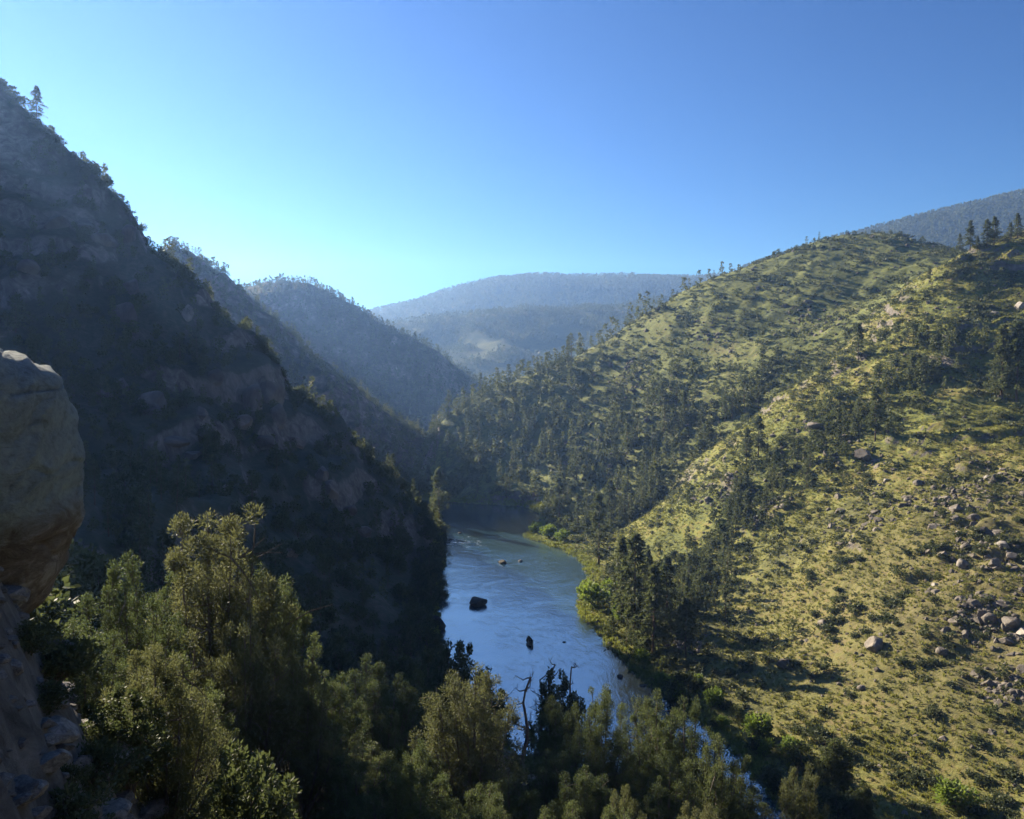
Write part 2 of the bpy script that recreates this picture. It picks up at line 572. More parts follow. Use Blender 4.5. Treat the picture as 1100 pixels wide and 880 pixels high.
M = {}
ROCK_GREY = [(0.28, (0.07, 0.06, 0.053)), (0.5, (0.165, 0.142, 0.122)), (0.72, (0.27, 0.235, 0.20))]
ROCK_RED = [(0.30, (0.060, 0.053, 0.050)), (0.46, (0.145, 0.125, 0.114)), (0.60, (0.23, 0.198, 0.18)), (0.78, (0.38, 0.34, 0.315))]
M['ground'] = terrain_mat('overlook_soil', [(0.32, (0.05, 0.05, 0.032)), (0.5, (0.13, 0.108, 0.086)), (0.68, (0.23, 0.19, 0.16))], ROCK_RED, sc=5, bdist=0.3, steep=(0.6, 0.4))
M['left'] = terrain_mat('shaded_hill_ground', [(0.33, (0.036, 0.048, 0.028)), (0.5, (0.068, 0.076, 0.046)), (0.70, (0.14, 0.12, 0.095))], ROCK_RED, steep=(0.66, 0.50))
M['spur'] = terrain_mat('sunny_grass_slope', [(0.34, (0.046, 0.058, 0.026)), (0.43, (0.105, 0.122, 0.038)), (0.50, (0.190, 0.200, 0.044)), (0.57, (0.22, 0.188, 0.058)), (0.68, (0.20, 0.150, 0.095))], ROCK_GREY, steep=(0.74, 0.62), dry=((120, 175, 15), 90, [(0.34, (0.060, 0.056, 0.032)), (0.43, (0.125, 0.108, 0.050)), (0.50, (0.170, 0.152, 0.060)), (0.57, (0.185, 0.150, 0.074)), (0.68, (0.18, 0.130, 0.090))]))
M['right'] = terrain_mat('wooded_hill_ground', [(0.34, (0.040, 0.050, 0.024)), (0.44, (0.095, 0.112, 0.038)), (0.53, (0.165, 0.180, 0.050)), (0.66, (0.18, 0.155, 0.085))], ROCK_GREY, steep=(0.72, 0.60))
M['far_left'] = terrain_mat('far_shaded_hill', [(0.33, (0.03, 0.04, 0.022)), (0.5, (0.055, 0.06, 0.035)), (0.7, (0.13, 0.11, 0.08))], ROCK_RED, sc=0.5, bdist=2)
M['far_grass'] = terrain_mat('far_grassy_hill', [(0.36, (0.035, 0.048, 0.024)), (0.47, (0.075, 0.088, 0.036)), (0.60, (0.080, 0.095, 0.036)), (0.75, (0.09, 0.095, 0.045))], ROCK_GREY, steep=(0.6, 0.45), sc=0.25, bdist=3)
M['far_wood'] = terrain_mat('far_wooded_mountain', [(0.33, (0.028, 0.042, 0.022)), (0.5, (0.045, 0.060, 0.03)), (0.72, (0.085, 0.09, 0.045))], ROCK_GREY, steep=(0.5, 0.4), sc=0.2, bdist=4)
M['rock'] = rock_mat('grey_boulder', ROCK_GREY)
M['crag'] = rock_mat('reddish_crag', ROCK_RED, 0.25, 0.5)
M['crag_small'] = rock_mat('reddish_path_stone', ROCK_RED, 2.5, 0.06)
M['pale_rock'] = rock_mat('pale_granite', [(0.3, (0.20, 0.175, 0.15)), (0.6, (0.36, 0.325, 0.29))])
M['wet_rock'] = rock_mat('dark_river_rock', [(0.3, (0.018, 0.017, 0.016)), (0.7, (0.07, 0.062, 0.055))])
M['lichen_rock'] = rock_mat('lichened_boulder', [(0.25, (0.09, 0.085, 0.075)), (0.42, (0.20, 0.19, 0.155)), (0.55, (0.27, 0.25, 0.205)), (0.64, (0.23, 0.16, 0.125)), (0.8, (0.36, 0.33, 0.29))], 0.8, 0.12)
def boulder_mat():
    m, nt, b = new_mat('cracked_lichen_boulder')
    co = nd(nt, 'ShaderNodeTexCoord').outputs['Object']
    mp = nd(nt, 'ShaderNodeMapping')
    mp.inputs['Rotation'].default_value = (0, R(38), 0)
    mp.inputs['Scale'].default_value = (0.55, 1, 1.9)
    nt.links.new(co, mp.inputs[0])
    n1 = noise(nt, 1.1, 10, 0.72, mp.outputs[0], 1.1)
    n2 = noise(nt, 7, 8, 0.75, co, 0.4)
    c1 = ramp(nt, n1, [(0.30, (0.11, 0.105, 0.095)), (0.44, (0.25, 0.285, 0.30)), (0.56, (0.33, 0.37, 0.385)), (0.72, (0.41, 0.45, 0.46))])
    c2 = ramp(nt, n2, [(0.34, (0.11, 0.11, 0.095)), (0.52, (0.29, 0.33, 0.34)), (0.68, (0.42, 0.455, 0.46))])
    c = mix(nt, 0.5, c1, c2)
    rd = ramp(nt, n1, [(0.30, (0.09, 0.07, 0.062)), (0.52, (0.21, 0.165, 0.145)), (0.64, (0.40, 0.35, 0.32))])
    sp = nd(nt, 'ShaderNodeSeparateXYZ')
    nt.links.new(co, sp.inputs[0])
    ad = nd(nt, 'ShaderNodeMath', operation='MULTIPLY_ADD')
    nt.links.new(sp.outputs[0], ad.inputs[0])
    ad.inputs[1].default_value = -0.5
    nt.links.new(sp.outputs[2], ad.inputs[2])
    a2 = nd(nt, 'ShaderNodeMath', operation='MULTIPLY_ADD')
    nt.links.new(n1, a2.inputs[0])
    a2.inputs[1].default_value = 1.6
    nt.links.new(ad.outputs[0], a2.inputs[2])
    nt.links.new(mix(nt, maprange(nt, a2.outputs[0], -0.55, -1.05), c, rd), b.inputs['Base Color'])
    w = nd(nt, 'ShaderNodeMath', operation='MULTIPLY_ADD')
    nt.links.new(n2, w.inputs[0])
    w.inputs[1].default_value = 0.35
    nt.links.new(n1, w.inputs[2])
    bump(nt, b, w.outputs[0], 1.0, 0.28)
    return m


M['boulder'] = boulder_mat()
M['juniper'] = leaf_mat('juniper_foliage', (0.056, 0.074, 0.032), (0.106, 0.122, 0.050), 0.50)
M['pinyon'] = leaf_mat('pinyon_foliage', (0.072, 0.082, 0.038), (0.126, 0.128, 0.058), 0.50)
M['pine'] = leaf_mat('pine_needles', (0.056, 0.072, 0.033), (0.112, 0.124, 0.054), 0.42)
M['bushy'] = leaf_mat('dark_bush_leaves', (0.045, 0.060, 0.026), (0.092, 0.105, 0.042), 0.42)
M['willow'] = leaf_mat('willow_leaves', (0.10, 0.145, 0.034), (0.18, 0.225, 0.052), 0.48)
M['sage'] = leaf_mat('sage_leaves', (0.042, 0.058, 0.028), (0.105, 0.115, 0.052), 0.3)
M['grass'] = leaf_mat('bunchgrass_blades', (0.105, 0.125, 0.030), (0.235, 0.225, 0.070), 0.42)
M['reed'] = leaf_mat('bank_grass_blades', (0.11, 0.14, 0.036), (0.22, 0.225, 0.068), 0.45)


def bark(name, a, c):
    m, nt, b = new_mat(name)
    co = nd(nt, 'ShaderNodeTexCoord').outputs['Object']
    mp = nd(nt, 'ShaderNodeMapping')
    mp.inputs['Scale'].default_value = (1, 1, 0.2)
    nt.links.new(co, mp.inputs[0])
    f = noise(nt, 9, 6, 0.65, mp.outputs[0])
    nt.links.new(ramp(nt, f, [(0.3, a), (0.7, c)]), b.inputs['Base Color'])
    bump(nt, b, f, 0.7, 0.03)
    return m


M['bark'] = bark('juniper_bark', (0.05, 0.04, 0.032), (0.17, 0.14, 0.115))
M['pine_bark'] = bark('pine_bark', (0.06, 0.042, 0.03), (0.17, 0.115, 0.08))
M['dead'] = bark('bare_dead_wood', (0.09, 0.06, 0.05), (0.22, 0.16, 0.14))
M['log'] = bark('fallen_log_wood', (0.07, 0.055, 0.045), (0.20, 0.17, 0.14))


def plain(name, c, rough=0.6):
    m, nt, b = new_mat(name)
    co = nd(nt, 'ShaderNodeTexCoord').outputs['Object']
    f = noise(nt, 6, 5, 0.6, co)
    nt.links.new(ramp(nt, f, [(0.2, tuple(x * 0.8 for x in c)), (0.8, tuple(min(x * 1.15, 1) for x in c))]), b.inputs['Base Color'])
    b.inputs['Roughness'].default_value = rough
    return m


M['hull'] = plain('boat_hull_paint', (0.05, 0.05, 0.045), 0.4)
M['trim'] = plain('boat_wood_trim', (0.10, 0.07, 0.045), 0.6)
M['skin'] = plain('skin', (0.45, 0.30, 0.22), 0.6)
M['shirt'] = plain('dark_shirt', (0.05, 0.05, 0.06), 0.9)
M['trousers'] = plain('dark_trousers', (0.035, 0.035, 0.035), 0.9)
M['hat'] = plain('brimmed_hat', (0.09, 0.07, 0.05), 0.9)

# ------------------------------------------------------------------ terrain mesh: rings around the overlook, finer where the canyon is
az = np.concatenate([np.linspace(-180, -46, 70)[:-1], np.linspace(-46, -38, 60)[:-1], np.linspace(-38, 38, 760)[:-1], np.linspace(38, 46, 60)[:-1], np.linspace(46, 180, 70)[:-1]])
rad = np.concatenate([np.geomspace(1.2, 100, 330)[:-1], np.linspace(100, 700, 480)[:-1], np.geomspace(700, 2200, 150)[:-1], np.geomspace(2200, 3900, 60)])
AZ, RD = np.meshgrid(np.radians(az), rad, indexing='ij')
GX, GY = RD * np.sin(AZ), RD * np.cos(AZ)
GZ, GREG, GSD = height(GX, GY)
nA, nR = GX.shape
# keep backs of the farthest ridges from dropping out of the world
GZ = np.where(RD > 3600, np.maximum(GZ, 20), GZ)
verts = np.stack([GX, GY, GZ], -1).reshape(-1, 3)
i = np.arange(nA)[:, None]
j = np.arange(nR - 1)[None]
i2 = (i + 1) % nA
quads = np.stack([i * nR + j, i * nR + j + 1, i2 * nR + j + 1, i2 * nR + j], -1)
freg = GREG[:, :-1].reshape(-1)
quads = quads.reshape(-1, 4)
cenz, _, _ = height(np.zeros(1), np.zeros(1))
NAMES = {
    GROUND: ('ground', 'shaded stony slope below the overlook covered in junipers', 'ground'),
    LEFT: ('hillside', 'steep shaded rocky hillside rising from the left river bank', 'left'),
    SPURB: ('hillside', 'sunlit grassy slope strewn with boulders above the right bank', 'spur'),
    RIGHT: ('hillside', 'wooded hill behind the grassy slope with a green open top', 'right'),
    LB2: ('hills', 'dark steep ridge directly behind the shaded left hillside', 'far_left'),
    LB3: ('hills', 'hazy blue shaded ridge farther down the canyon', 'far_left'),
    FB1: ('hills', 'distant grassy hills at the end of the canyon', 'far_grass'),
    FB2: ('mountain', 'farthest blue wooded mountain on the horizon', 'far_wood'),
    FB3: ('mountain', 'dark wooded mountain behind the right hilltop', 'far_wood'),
}
for k, (nm, lab, mt) in NAMES.items():
    q = quads[freg == k]
    if not len(q):
        continue
    u, inv = np.unique(q, return_inverse=True)
    v, qq = verts[u], inv.reshape(-1, 4)
    t = None
    if k == GROUND:
        ring = [np.searchsorted(u, a * nR) for a in range(nA) if a * nR in set(u[np.searchsorted(u, a * nR):np.searchsorted(u, a * nR) + 1])]
        if len(ring) == nA:
            v = np.concatenate([v, [[0, 0, cenz[0]]]])
            t = [(len(v) - 1, ring[(a + 1) % nA], ring[a]) for a in range(nA)]
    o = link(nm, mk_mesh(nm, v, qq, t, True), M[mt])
    tag(o, lab, None, None, 'structure')

# visibility on the ring grid
EL = (GZ - CAMZ) / RD
CM = np.maximum.accumulate(EL, 1)


def surf(px, py, miny=20):
    """world point of the visible ground under a picture position"""
    x, y, z = P(px, py, 100)
    a = math.degrees(math.atan2(x, y))
    el = (z - CAMZ) / math.hypot(x, y)
    k = int(np.argmin(np.abs(az - a)))
    ok = np.where((EL[k] >= el) & (RD[k] > miny))[0]
    r = rad[ok[0]] if len(ok) else 500.0
    if len(ok) and ok[0] > 0:
        e0, e1 = EL[k][ok[0] - 1], EL[k][ok[0]]
        r = rad[ok[0] - 1] + (rad[ok[0]] - rad[ok[0] - 1]) * np.clip((el - e0) / (e1 - e0 + 1e-9), 0, 1)
    ar = math.radians(a)
    return r * math.sin(ar), r * math.cos(ar)


def visible(x, y, ztop):
    r = np.hypot(x, y)
    a = np.degrees(np.arctan2(x, y))
    k = np.clip(np.searchsorted(az, a), 0, nA - 1)
    jr = np.clip(np.searchsorted(rad, r * 0.985) - 1, 0, nR - 1)
    el = (ztop - CAMZ) / r
    px, py, f = pix(x, y, ztop)
    return (el > CM[k, jr]) & (f > 0) & (px > -25) & (px < 1125) & (py < 900)


def gz(x, y):
    return float(height(np.array([x]), np.array([y]))[0][0])


# ------------------------------------------------------------------ river
def build_river():
    n = len(RBd)
    ts = np.linspace(-0.30, 1.30, 60)
    v = LBd[:, None] + (RBd - LBd)[:, None] * ts[None, :, None]
    v = np.concatenate([v, np.zeros((*v.shape[:2], 1))], -1)
    k = len(ts)
    i, j = np.arange(n - 1)[:, None] * k, np.arange(k - 1)[None]
    q = np.stack([i + j, i + j + 1, i + k + j + 1, i + k + j], -1).reshape(-1, 4)
    m, nt, b = new_mat('river_water')
    co = nd(nt, 'ShaderNodeTexCoord').outputs['Object']
    mp = nd(nt, 'ShaderNodeMapping')
    mp.inputs['Scale'].default_value = (1.0, 0.42, 1)
    nt.links.new(co, mp.inputs[0])
    big = noise(nt, 0.05, 3, 0.5, co, 0.5)
    w1 = noise(nt, 0.55, 5, 0.62, mp.outputs[0], 1.6)
    w2 = noise(nt, 1.9, 3, 0.5, mp.outputs[0], 0.6)
    s = nd(nt, 'ShaderNodeMath', operation='MULTIPLY_ADD')
    nt.links.new(w2, s.inputs[0])
    s.inputs[1].default_value = 0.22
    nt.links.new(w1, s.inputs[2])
    am = nd(nt, 'ShaderNodeMath', operation='MULTIPLY')
    nt.links.new(s.outputs[0], am.inputs[0])
    nt.links.new(maprange(nt, big, 0.35, 0.65, 0.35, 1.0), am.inputs[1])
    bump(nt, b, am.outputs[0], 0.55, 0.30)
    # white water over the shallow riffle
    ds = nd(nt, 'ShaderNodeVectorMath', operation='DISTANCE')
    nt.links.new(co, ds.inputs[0])
    ds.inputs[1].default_value = (-22, 336, 0)
    d1 = maprange(nt, ds.outputs['Value'], 4, 26, 1, 0)
    mp2 = nd(nt, 'ShaderNodeMapping')
    mp2.inputs['Scale'].default_value = (0.35, 0.9, 1)
    nt.links.new(co, mp2.inputs[0])
    fo = noise(nt, 0.7, 7, 0.7, mp2.outputs[0], 1.0)
    fm = nd(nt, 'ShaderNodeMath', operation='MULTIPLY_ADD')
    nt.links.new(d1, fm.inputs[0])
    fm.inputs[1].default_value = 0.19
    nt.links.new(fo, fm.inputs[2])
    f = maprange(nt, fm.outputs[0], 0.72, 0.84)
    nt.links.new(mix(nt, f, (0.026, 0.060, 0.085), (0.6, 0.62, 0.62)), b.inputs['Base Color'])
    nt.links.new(maprange(nt, f, 0, 1, 0.09, 0.6), b.inputs['Roughness'])
    b.inputs['IOR'].default_value = 3.0
    b.inputs['Specular IOR Level'].default_value = 1.0
    o = link('river', mk_mesh('river', v.reshape(-1, 3), q, None, True), m)
    tag(o, 'calm blue river winding down the canyon', None, None, 'structure')


build_river()


# ------------------------------------------------------------------ plants
def conifer_arrays(g, nb=160, per=9, L=0.9, W=0.2, h=10.0, R0=2.0, base=0.12, droop=0.25, power=0.8, open_=0.25):
    """crown arrays of a conifer of height h"""
    zf = base + (1 - base) * g.uniform(0, 1, nb) ** 1.15
    zf.sort()
    prof = R0 * np.clip((1 - zf) / (1 - base), 0.02, 1) ** power * np.clip((zf - base + 0.06) / 0.14, 0.45, 1)
    lobes = 0.8 + 0.3 * np.sin(zf * 23 + g.uniform(0, 6))
    length = prof * g.uniform(0.6, 1.12, nb) * lobes + 0.1
    length[g.uniform(size=nb) < open_ * 0.5] *= 0.5
    a = g.uniform(0, 2 * math.pi, nb)
    fr = g.uniform(0.10, 1.0, (nb, per)) ** 0.62
    dirv = np.stack([np.cos(a), np.sin(a), np.zeros(nb)], -1)
    p = dirv[:, None] * (length[:, None] * fr)[..., None]
    p[..., 2] = (zf * h)[:, None] - droop * length[:, None] * fr ** 1.5 + 0.12 * length[:, None] * (zf[:, None] > 0.6)
    p += g.normal(size=p.shape) * np.array([0.10, 0.10, 0.07]) * L
    t = unit(dirv[:, None] * 0.8 + g.normal(size=p.shape) * 0.55 + np.array([0, 0, 0.12]))
    v, q = leaf_quads(g, p.reshape(-1, 3), t.reshape(-1, 3), L, W)
    top = np.array([[0, 0, h * 0.93]]) + g.normal(size=(8, 3)) * 0.05
    v2, q2 = leaf_quads(g, top, unit(g.normal(size=(8, 3)) * 0.3 + np.array([0, 0, 1])), L * 0.9, W)
    return np.concatenate([v, v2]), np.concatenate([q, q2 + len(v)])


def trunk_arrays(g, h, r, n=7, lean=0.15, branches=0):
    mb = MB()
    k = 7
    z = np.linspace(-0.35, h, k)
    w = np.cumsum(g.normal(size=(k, 2)) * lean * 0.25, 0)
    w -= w[0]
    pts = np.column_stack([w, z])
    mb.tube(pts, np.linspace(r, r * 0.12, k), n)
    for _ in range(branches):
        f = g.uniform(0.25, 0.85)
        c = np.array([np.interp(f * h, z, pts[:, 0]), np.interp(f * h, z, pts[:, 1]), f * h])
        a = g.uniform(0, 6.28)
        e = c + np.array([math.cos(a), math.sin(a), -0.1]) * g.uniform(0.1, 0.17) * h * (1.1 - f)
        mb.tube([c, (c + e) / 2 + [0, 0, 0.05], e], [r * 0.22, r * 0.13, r * 0.04], 4, False)
    return mb.arrays()


def juniper_arrays(g, h=6.0, w=4.0, ncl=95, per=170, L=0.20, W=0.055, cone=0.35, cl_r=0.46, skirt=0.12, up=0.5):
    """uneven many-tufted crown; returns crown verts/quads and branch-end points"""
    cen = []
    lob = [(g.uniform(0, 6.28), g.uniform(0.25, 0.9), g.uniform(0.5, 1.35)) for _ in range(12)]
    while len(cen) < ncl:
        zf = g.uniform(skirt, 1.0)
        a = g.uniform(0, 6.28)
        base = (1 - ((zf - 0.38) / 0.66) ** 2) if zf > 0.38 else (0.72 + 0.28 * (zf - skirt) / (0.38 - skirt + 1e-6))
        base = max(base, 0.0) ** (0.5 + cone)
        lb = 1.0
        for la, lz, lr in lob:
            d = math.cos(a - la)
            if d > 0.5 and abs(zf - lz) < 0.22:
                lb *= 1 + (lr - 1) * (d - 0.5) * 2
        rr = 0.5 * w * base * lb * (g.uniform(0.25, 1.0) ** 0.5)
        cen.append((rr * math.cos(a), rr * math.sin(a), zf * (h - cl_r * 0.8)))
    cen = np.array(cen)
    rad = cl_r * g.uniform(0.55, 1.4, ncl)
    v, q = cloud(g, cen, rad, per, L, W, up, 1.1)
    return v, q, cen


def plume_arrays(g, h=6.0, w=4.0, nl=15, ncl=17, per=140, L=0.10, W=0.020, cl_r=0.21, low=0.14, round_=0.6, droop=0.0, up=0.8):
    """crown of many upright plumes of unequal height, with gaps between them; returns verts, quads, clump centres, leaders"""
    cen, rad, lead = [], [], []
    for k in range(nl):
        a = k * 2.399 + g.uniform(-0.5, 0.5)
        q = math.sqrt((k + 0.3) / nl) * g.uniform(0.75, 1.12)
        r = 0.5 * w * q
        top = h * (1 - round_ * min(q, 1.1) ** 2.2) * g.uniform(0.84, 1.04)
        tip = np.array([r * math.cos(a), r * math.sin(a), top])
        b = np.array([0.25 * tip[0], 0.25 * tip[1], h * low * g.uniform(0.6, 1.4)])
        m = (b + tip) / 2 + np.array([0.18 * r * math.cos(a), 0.18 * r * math.sin(a), -0.10 * top])
        lead.append((b, m, tip))
        ln = np.linalg.norm(tip - b)
        n = max(6, int(ncl * ln / (0.75 * h)))
        for t in g.uniform(0.12, 1.0, n) ** 0.85:
            p = (1 - t) ** 2 * b + 2 * t * (1 - t) * m + t * t * tip
            sp = (0.15 * w) * (1 - t) ** 0.6 * g.uniform(0.3, 1.15) + 0.05
            aa = g.uniform(0, 6.28)
            cen.append(p + np.array([sp * math.cos(aa), sp * math.sin(aa), g.normal() * 0.1 - droop * sp]))
            rad.append(cl_r * g.uniform(0.6, 1.35) * (0.75 + 0.5 * (1 - t)))
    cen, rad = np.array(cen), np.array(rad)
    v, q = cloud(g, cen, rad, per, L, W, up, 1.25)
    return v, q, cen, lead


def plume_limbs(g, cen, lead, h, r0, twigs=0):
    mb = MB()
    base = np.array([0, 0, -0.4])
    for k, (b, m, tip) in enumerate(lead):
        t = np.linspace(0, 1, 6)[:, None]
        c = (1 - t) ** 2 * b + 2 * t * (1 - t) * m + t * t * tip * 0.98
        c = np.concatenate([[base, base + (b - base) * 0.5 + g.normal(size=3) * 0.05], c])
        rr = r0 * np.array([0.8, 0.6, 0.45, 0.36, 0.27, 0.19, 0.11, 0.05]) * (1.6 if k == 0 else 0.75)
        mb.tube(c, rr, 6)
    lp = np.concatenate([np.array([(1 - t) ** 2 * b + 2 * t * (1 - t) * m + t * t * tip for t in np.linspace(0.1, 0.9, 8)]) for b, m, tip in lead])
    for c in cen:
        d = np.linalg.norm(lp - c, axis=1) + np.where(lp[:, 2] > c[2], 0.4, 0)
        k = lp[int(d.argmin())]
        if np.linalg.norm(k - c) < 1.2:
            mb.tube([k, (k + c) / 2 + g.normal(size=3) * 0.04 - [0, 0, 0.04], c], [r0 * 0.11, r0 * 0.08, r0 * 0.03], 4, False)
    for _ in range(twigs):
        k = lp[int(g.integers(len(lp)))]
        d = unit(np.array([k[0], k[1], 0.0]) + g.normal(size=3) * 0.4) * g.uniform(0.5, 1.1)
        mb.tube([k, k + d * 0.5 + [0, 0, 0.05], k + d + [0, 0, g.uniform(-0.2, 0.25)]], [0.022, 0.015, 0.006], 4, False)
    return mb.arrays()


def juniper_limbs(g, cen, h, r0):
    mb = MB()
    nst = 2 + int(g.integers(0, 2))
    stems = []
    for s in range(nst):
        a = g.uniform(0, 6.28)
        sp = 0.10 * h * (s > 0) + 0.03 * h
        hh = h * g.uniform(0.62, 0.88)
        z = np.linspace(-0.4, hh, 7)
        px = np.cumsum(g.normal(size=7) * 0.06) + np.linspace(0, 1, 7) * sp * 2.2 * math.cos(a)
        py = np.cumsum(g.normal(size=7) * 0.06) + np.linspace(0, 1, 7) * sp * 2.2 * math.sin(a)
        pts = np.column_stack([px - px[0], py - py[0], z])
        mb.tube(pts, r0 * np.linspace(1.0, 0.18, 7) * (1 if s == 0 else 0.7), 7)
        stems.append(pts)
    allp = np.concatenate([s[1:] for s in stems])
    for c in cen:
        d = np.linalg.norm((allp - c) * np.array([1, 1, 0.8]), axis=1) + np.where(allp[:, 2] > c[2], 1.2, 0)
        k = allp[int(d.argmin())]
        if np.linalg.norm(k - c) > 0.3 * h:
            continue
        mid = (k + c) / 2 + np.array([0, 0, -0.06]) + g.normal(size=3) * 0.06
        mb.tube([k, mid, c], [r0 * 0.22, r0 * 0.14, r0 * 0.05], 4, False)
    return mb.arrays()


PROTO = {}


def proto(kind, n, fn):
    PROTO[kind] = [fn(np.random.default_rng(hash(kind) % 1000 + 13 * i if False else sum(map(ord, kind)) * 7 + 13 * i)) for i in range(n)]


def two_part(crown, trunk, cm, tm, h):
    cv, cq = crown
    tv, tq, tt = trunk
    return {'h': h, 'crown': mk_mesh('crown', cv, cq), 'trunk': mk_mesh('trunk', tv, tq, tt, True), 'cm': M[cm], 'tm': M[tm]}


def one_mesh(crown, trunk, cm, tm, h):
    cv, cq = crown
    tv, tq, tt = trunk
    v = np.concatenate([cv, tv])
    q = np.concatenate([cq, tq + len(cv)])
    t = tt + len(cv)
    mi = np.concatenate([np.zeros(len(cq), int), np.ones(len(tq) + len(t), int)])
    me = mk_mesh('tree', v, q, t, False, mi)
    me.materials.append(M[cm])
    me.materials.append(M[tm])
    return {'h': h, 'mesh': me, 'crown_arr': (cv, cq)}


def mk_fg_juniper(g):
    v, q, cen, ld = plume_arrays(g, 6, g.uniform(3.5, 4.3), int(g.integers(19, 26)), 18, 185, 0.080, 0.015, 0.26, 0.12, g.uniform(0.34, 0.58))
    return two_part((v, q), plume_limbs(g, cen, ld, 6, 0.17, 14), 'juniper', 'bark', 6.0)


def mk_fg_pinyon(g):
    v, q, cen, ld = plume_arrays(g, 6, g.uniform(3.4, 4.2), int(g.integers(20, 27)), 17, 165, 0.095, 0.0125, 0.24, 0.10, g.uniform(0.5, 0.72), 0.1, 0.9)
    return two_part((v, q), plume_limbs(g, cen, ld, 6, 0.15, 24), 'pinyon', 'bark', 6.0)


def mk_fg_bushy(g):
    v, q, cen, ld = plume_arrays(g, 6, g.uniform(4.4, 5.2), int(g.integers(14, 18)), 14, 70, 0.18, 0.052, 0.36, 0.22, 0.45, 0.0, 0.2)
    return two_part((v, q), plume_limbs(g, cen, ld, 6, 0.15, 8), 'bushy', 'bark', 6.0)


def mk_fg_cone(g):
    v, q, cen, ld = plume_arrays(g, 6, g.uniform(2.4, 2.9), 14, 15, 110, 0.15, 0.035, 0.24, 0.05, 0.85, 0.0, 0.9)
    return two_part((v, q), plume_limbs(g, cen, ld, 6, 0.12, 4), 'juniper', 'bark', 6.0)


def mk_pine_hi(g):
    h = 10
    return two_part(conifer_arrays(g, 170, 22, 0.46, 0.08, h, g.uniform(2.6, 3.3), g.uniform(0.12, 0.28), g.uniform(0.15, 0.5), g.uniform(0.6, 0.85), 0.9),
                    trunk_arrays(g, h * 0.97, 0.17, 7, 0.2, 18), 'pine', 'pine_bark', 10.0)


def mk_pine_mid(g):
    h = 10
    return one_mesh(conifer_arrays(g, int(g.integers(45, 85)), 9, 0.72, 0.14, h, g.uniform(1.9, 3.3), g.uniform(0.06, 0.28), g.uniform(0.1, 0.45), g.uniform(0.55, 1.0), 0.9),
                    trunk_arrays(g, h * 0.96, 0.16, 5, 0.2, 0), 'pine', 'pine_bark', 10.0)


def mk_jun_mid(g):
    h = 4
    v, q, cen = juniper_arrays(g, h, g.uniform(3.2, 4.4), 26, 26, 0.42, 0.14, cone=g.uniform(0, 0.4), cl_r=0.55, skirt=0.14)
    r = one_mesh((v, q), trunk_arrays(g, h * 0.7, 0.14, 5, 0.4, 0), 'bushy', 'bark', 4.0)
    r.update(two_part((v, q), trunk_arrays(g, h * 0.7, 0.14, 5, 0.4, 0), 'bushy', 'bark', 4.0))
    return r


def mk_shrub(g):
    n = 16
    a = g.uniform(0, 6.28, n)
    r = g.uniform(0, 0.62, n)
    cen = np.column_stack([r * np.cos(a), r * np.sin(a), g.uniform(0.15, 0.62, n) * (1 - 0.5 * r)])
    v, q = cloud(g, cen, np.full(n, 0.26), 14, 0.30, 0.08, 0.6, 0.9)
    mb = MB()
    for _ in range(5):
        e = cen[int(g.integers(n))]
        mb.tube([(0, 0, -0.15), e * 0.5 + [0, 0, 0.05], e], [0.04, 0.025, 0.01], 4, False)
    return one_mesh((v, q), mb.arrays(), 'sage', 'bark', 1.0)


def mk_willow(g):
    n = 22
    d = unit(g.normal(size=(n, 3)))
    cen = d * 0.55 * g.uniform(0.5, 1.0, (n, 1)) * np.array([1, 1, 0.75]) + np.array([0, 0, 0.52])
    v, q = cloud(g, cen, np.full(n, 0.27), 42, 0.17, 0.05, 0.4, 0.9)
    mb = MB()
    for c in cen[:9]:
        mb.tube([(0, 0, -0.15), c * 0.5, c], [0.035, 0.022, 0.008], 4, False)
    return one_mesh((v, q), mb.arrays(), 'willow', 'bark', 1.0)


proto('fg_juniper', 5, mk_fg_juniper)
proto('fg_pinyon', 4, mk_fg_pinyon)
proto('fg_bushy', 2, mk_fg_bushy)
proto('fg_cone', 2, mk_fg_cone)
proto('pine_hi', 5, mk_pine_hi)
proto('pine_mid', 8, mk_pine_mid)
proto('jun_mid', 8, mk_jun_mid)
proto('shrub', 7, mk_shrub)
proto('willow', 4, mk_willow)


def mk_twig(g):
    n = 26
    a, r = g.uniform(0, 6.28, n), g.uniform(0, 0.6, n)
    cen = np.column_stack([r * np.cos(a), r * np.sin(a), g.uniform(0.12, 0.7, n) * (1 - 0.5 * r)])
    v, q = cloud(g, cen, np.full(n, 0.2), 90, 0.10, 0.018, 0.7, 0.9)
    mb = MB()
    for c in cen:
        mb.tube([(0, 0, -0.15), c * 0.5 + [0, 0, 0.04], c], [0.018, 0.012, 0.005], 4, False)
    return one_mesh((v, q), mb.arrays(), 'sage', 'bark', 1.0)


proto('twig', 4, mk_twig)


def put_two(name, pr, loc, rz, s, sxy, label, cat, group=None):
    o = bpy.data.objects.new(name, None)
    COL.objects.link(o)
    o.location, o.rotation_euler, o.scale = loc, (0, 0, rz), (sxy, sxy, s)
    o.empty_display_size = 0.3
    link('trunk', pr['trunk'], pr['tm'], o)
    link('crown', pr['crown'], pr['cm'], o)
    return tag(o, label, cat, group)


def put_one(name, pr, loc, rz, s, sxy, label, cat, group=None):
    o = link(name, pr['mesh'], [])
    o.location, o.rotation_euler, o.scale = loc, (0, 0, rz), (sxy, sxy, s)
    return tag(o, label, cat, group)


# ------------------------------------------------------------------ rocks
def ico(sub):
    import bmesh
    bm = bmesh.new()
    bmesh.ops.create_icosphere(bm, subdivisions=sub, radius=1)
    v = np.array([x.co[:] for x in bm.verts])
    f = np.array([[x.index for x in y.verts] for y in bm.faces])
    bm.free()
    return v, f


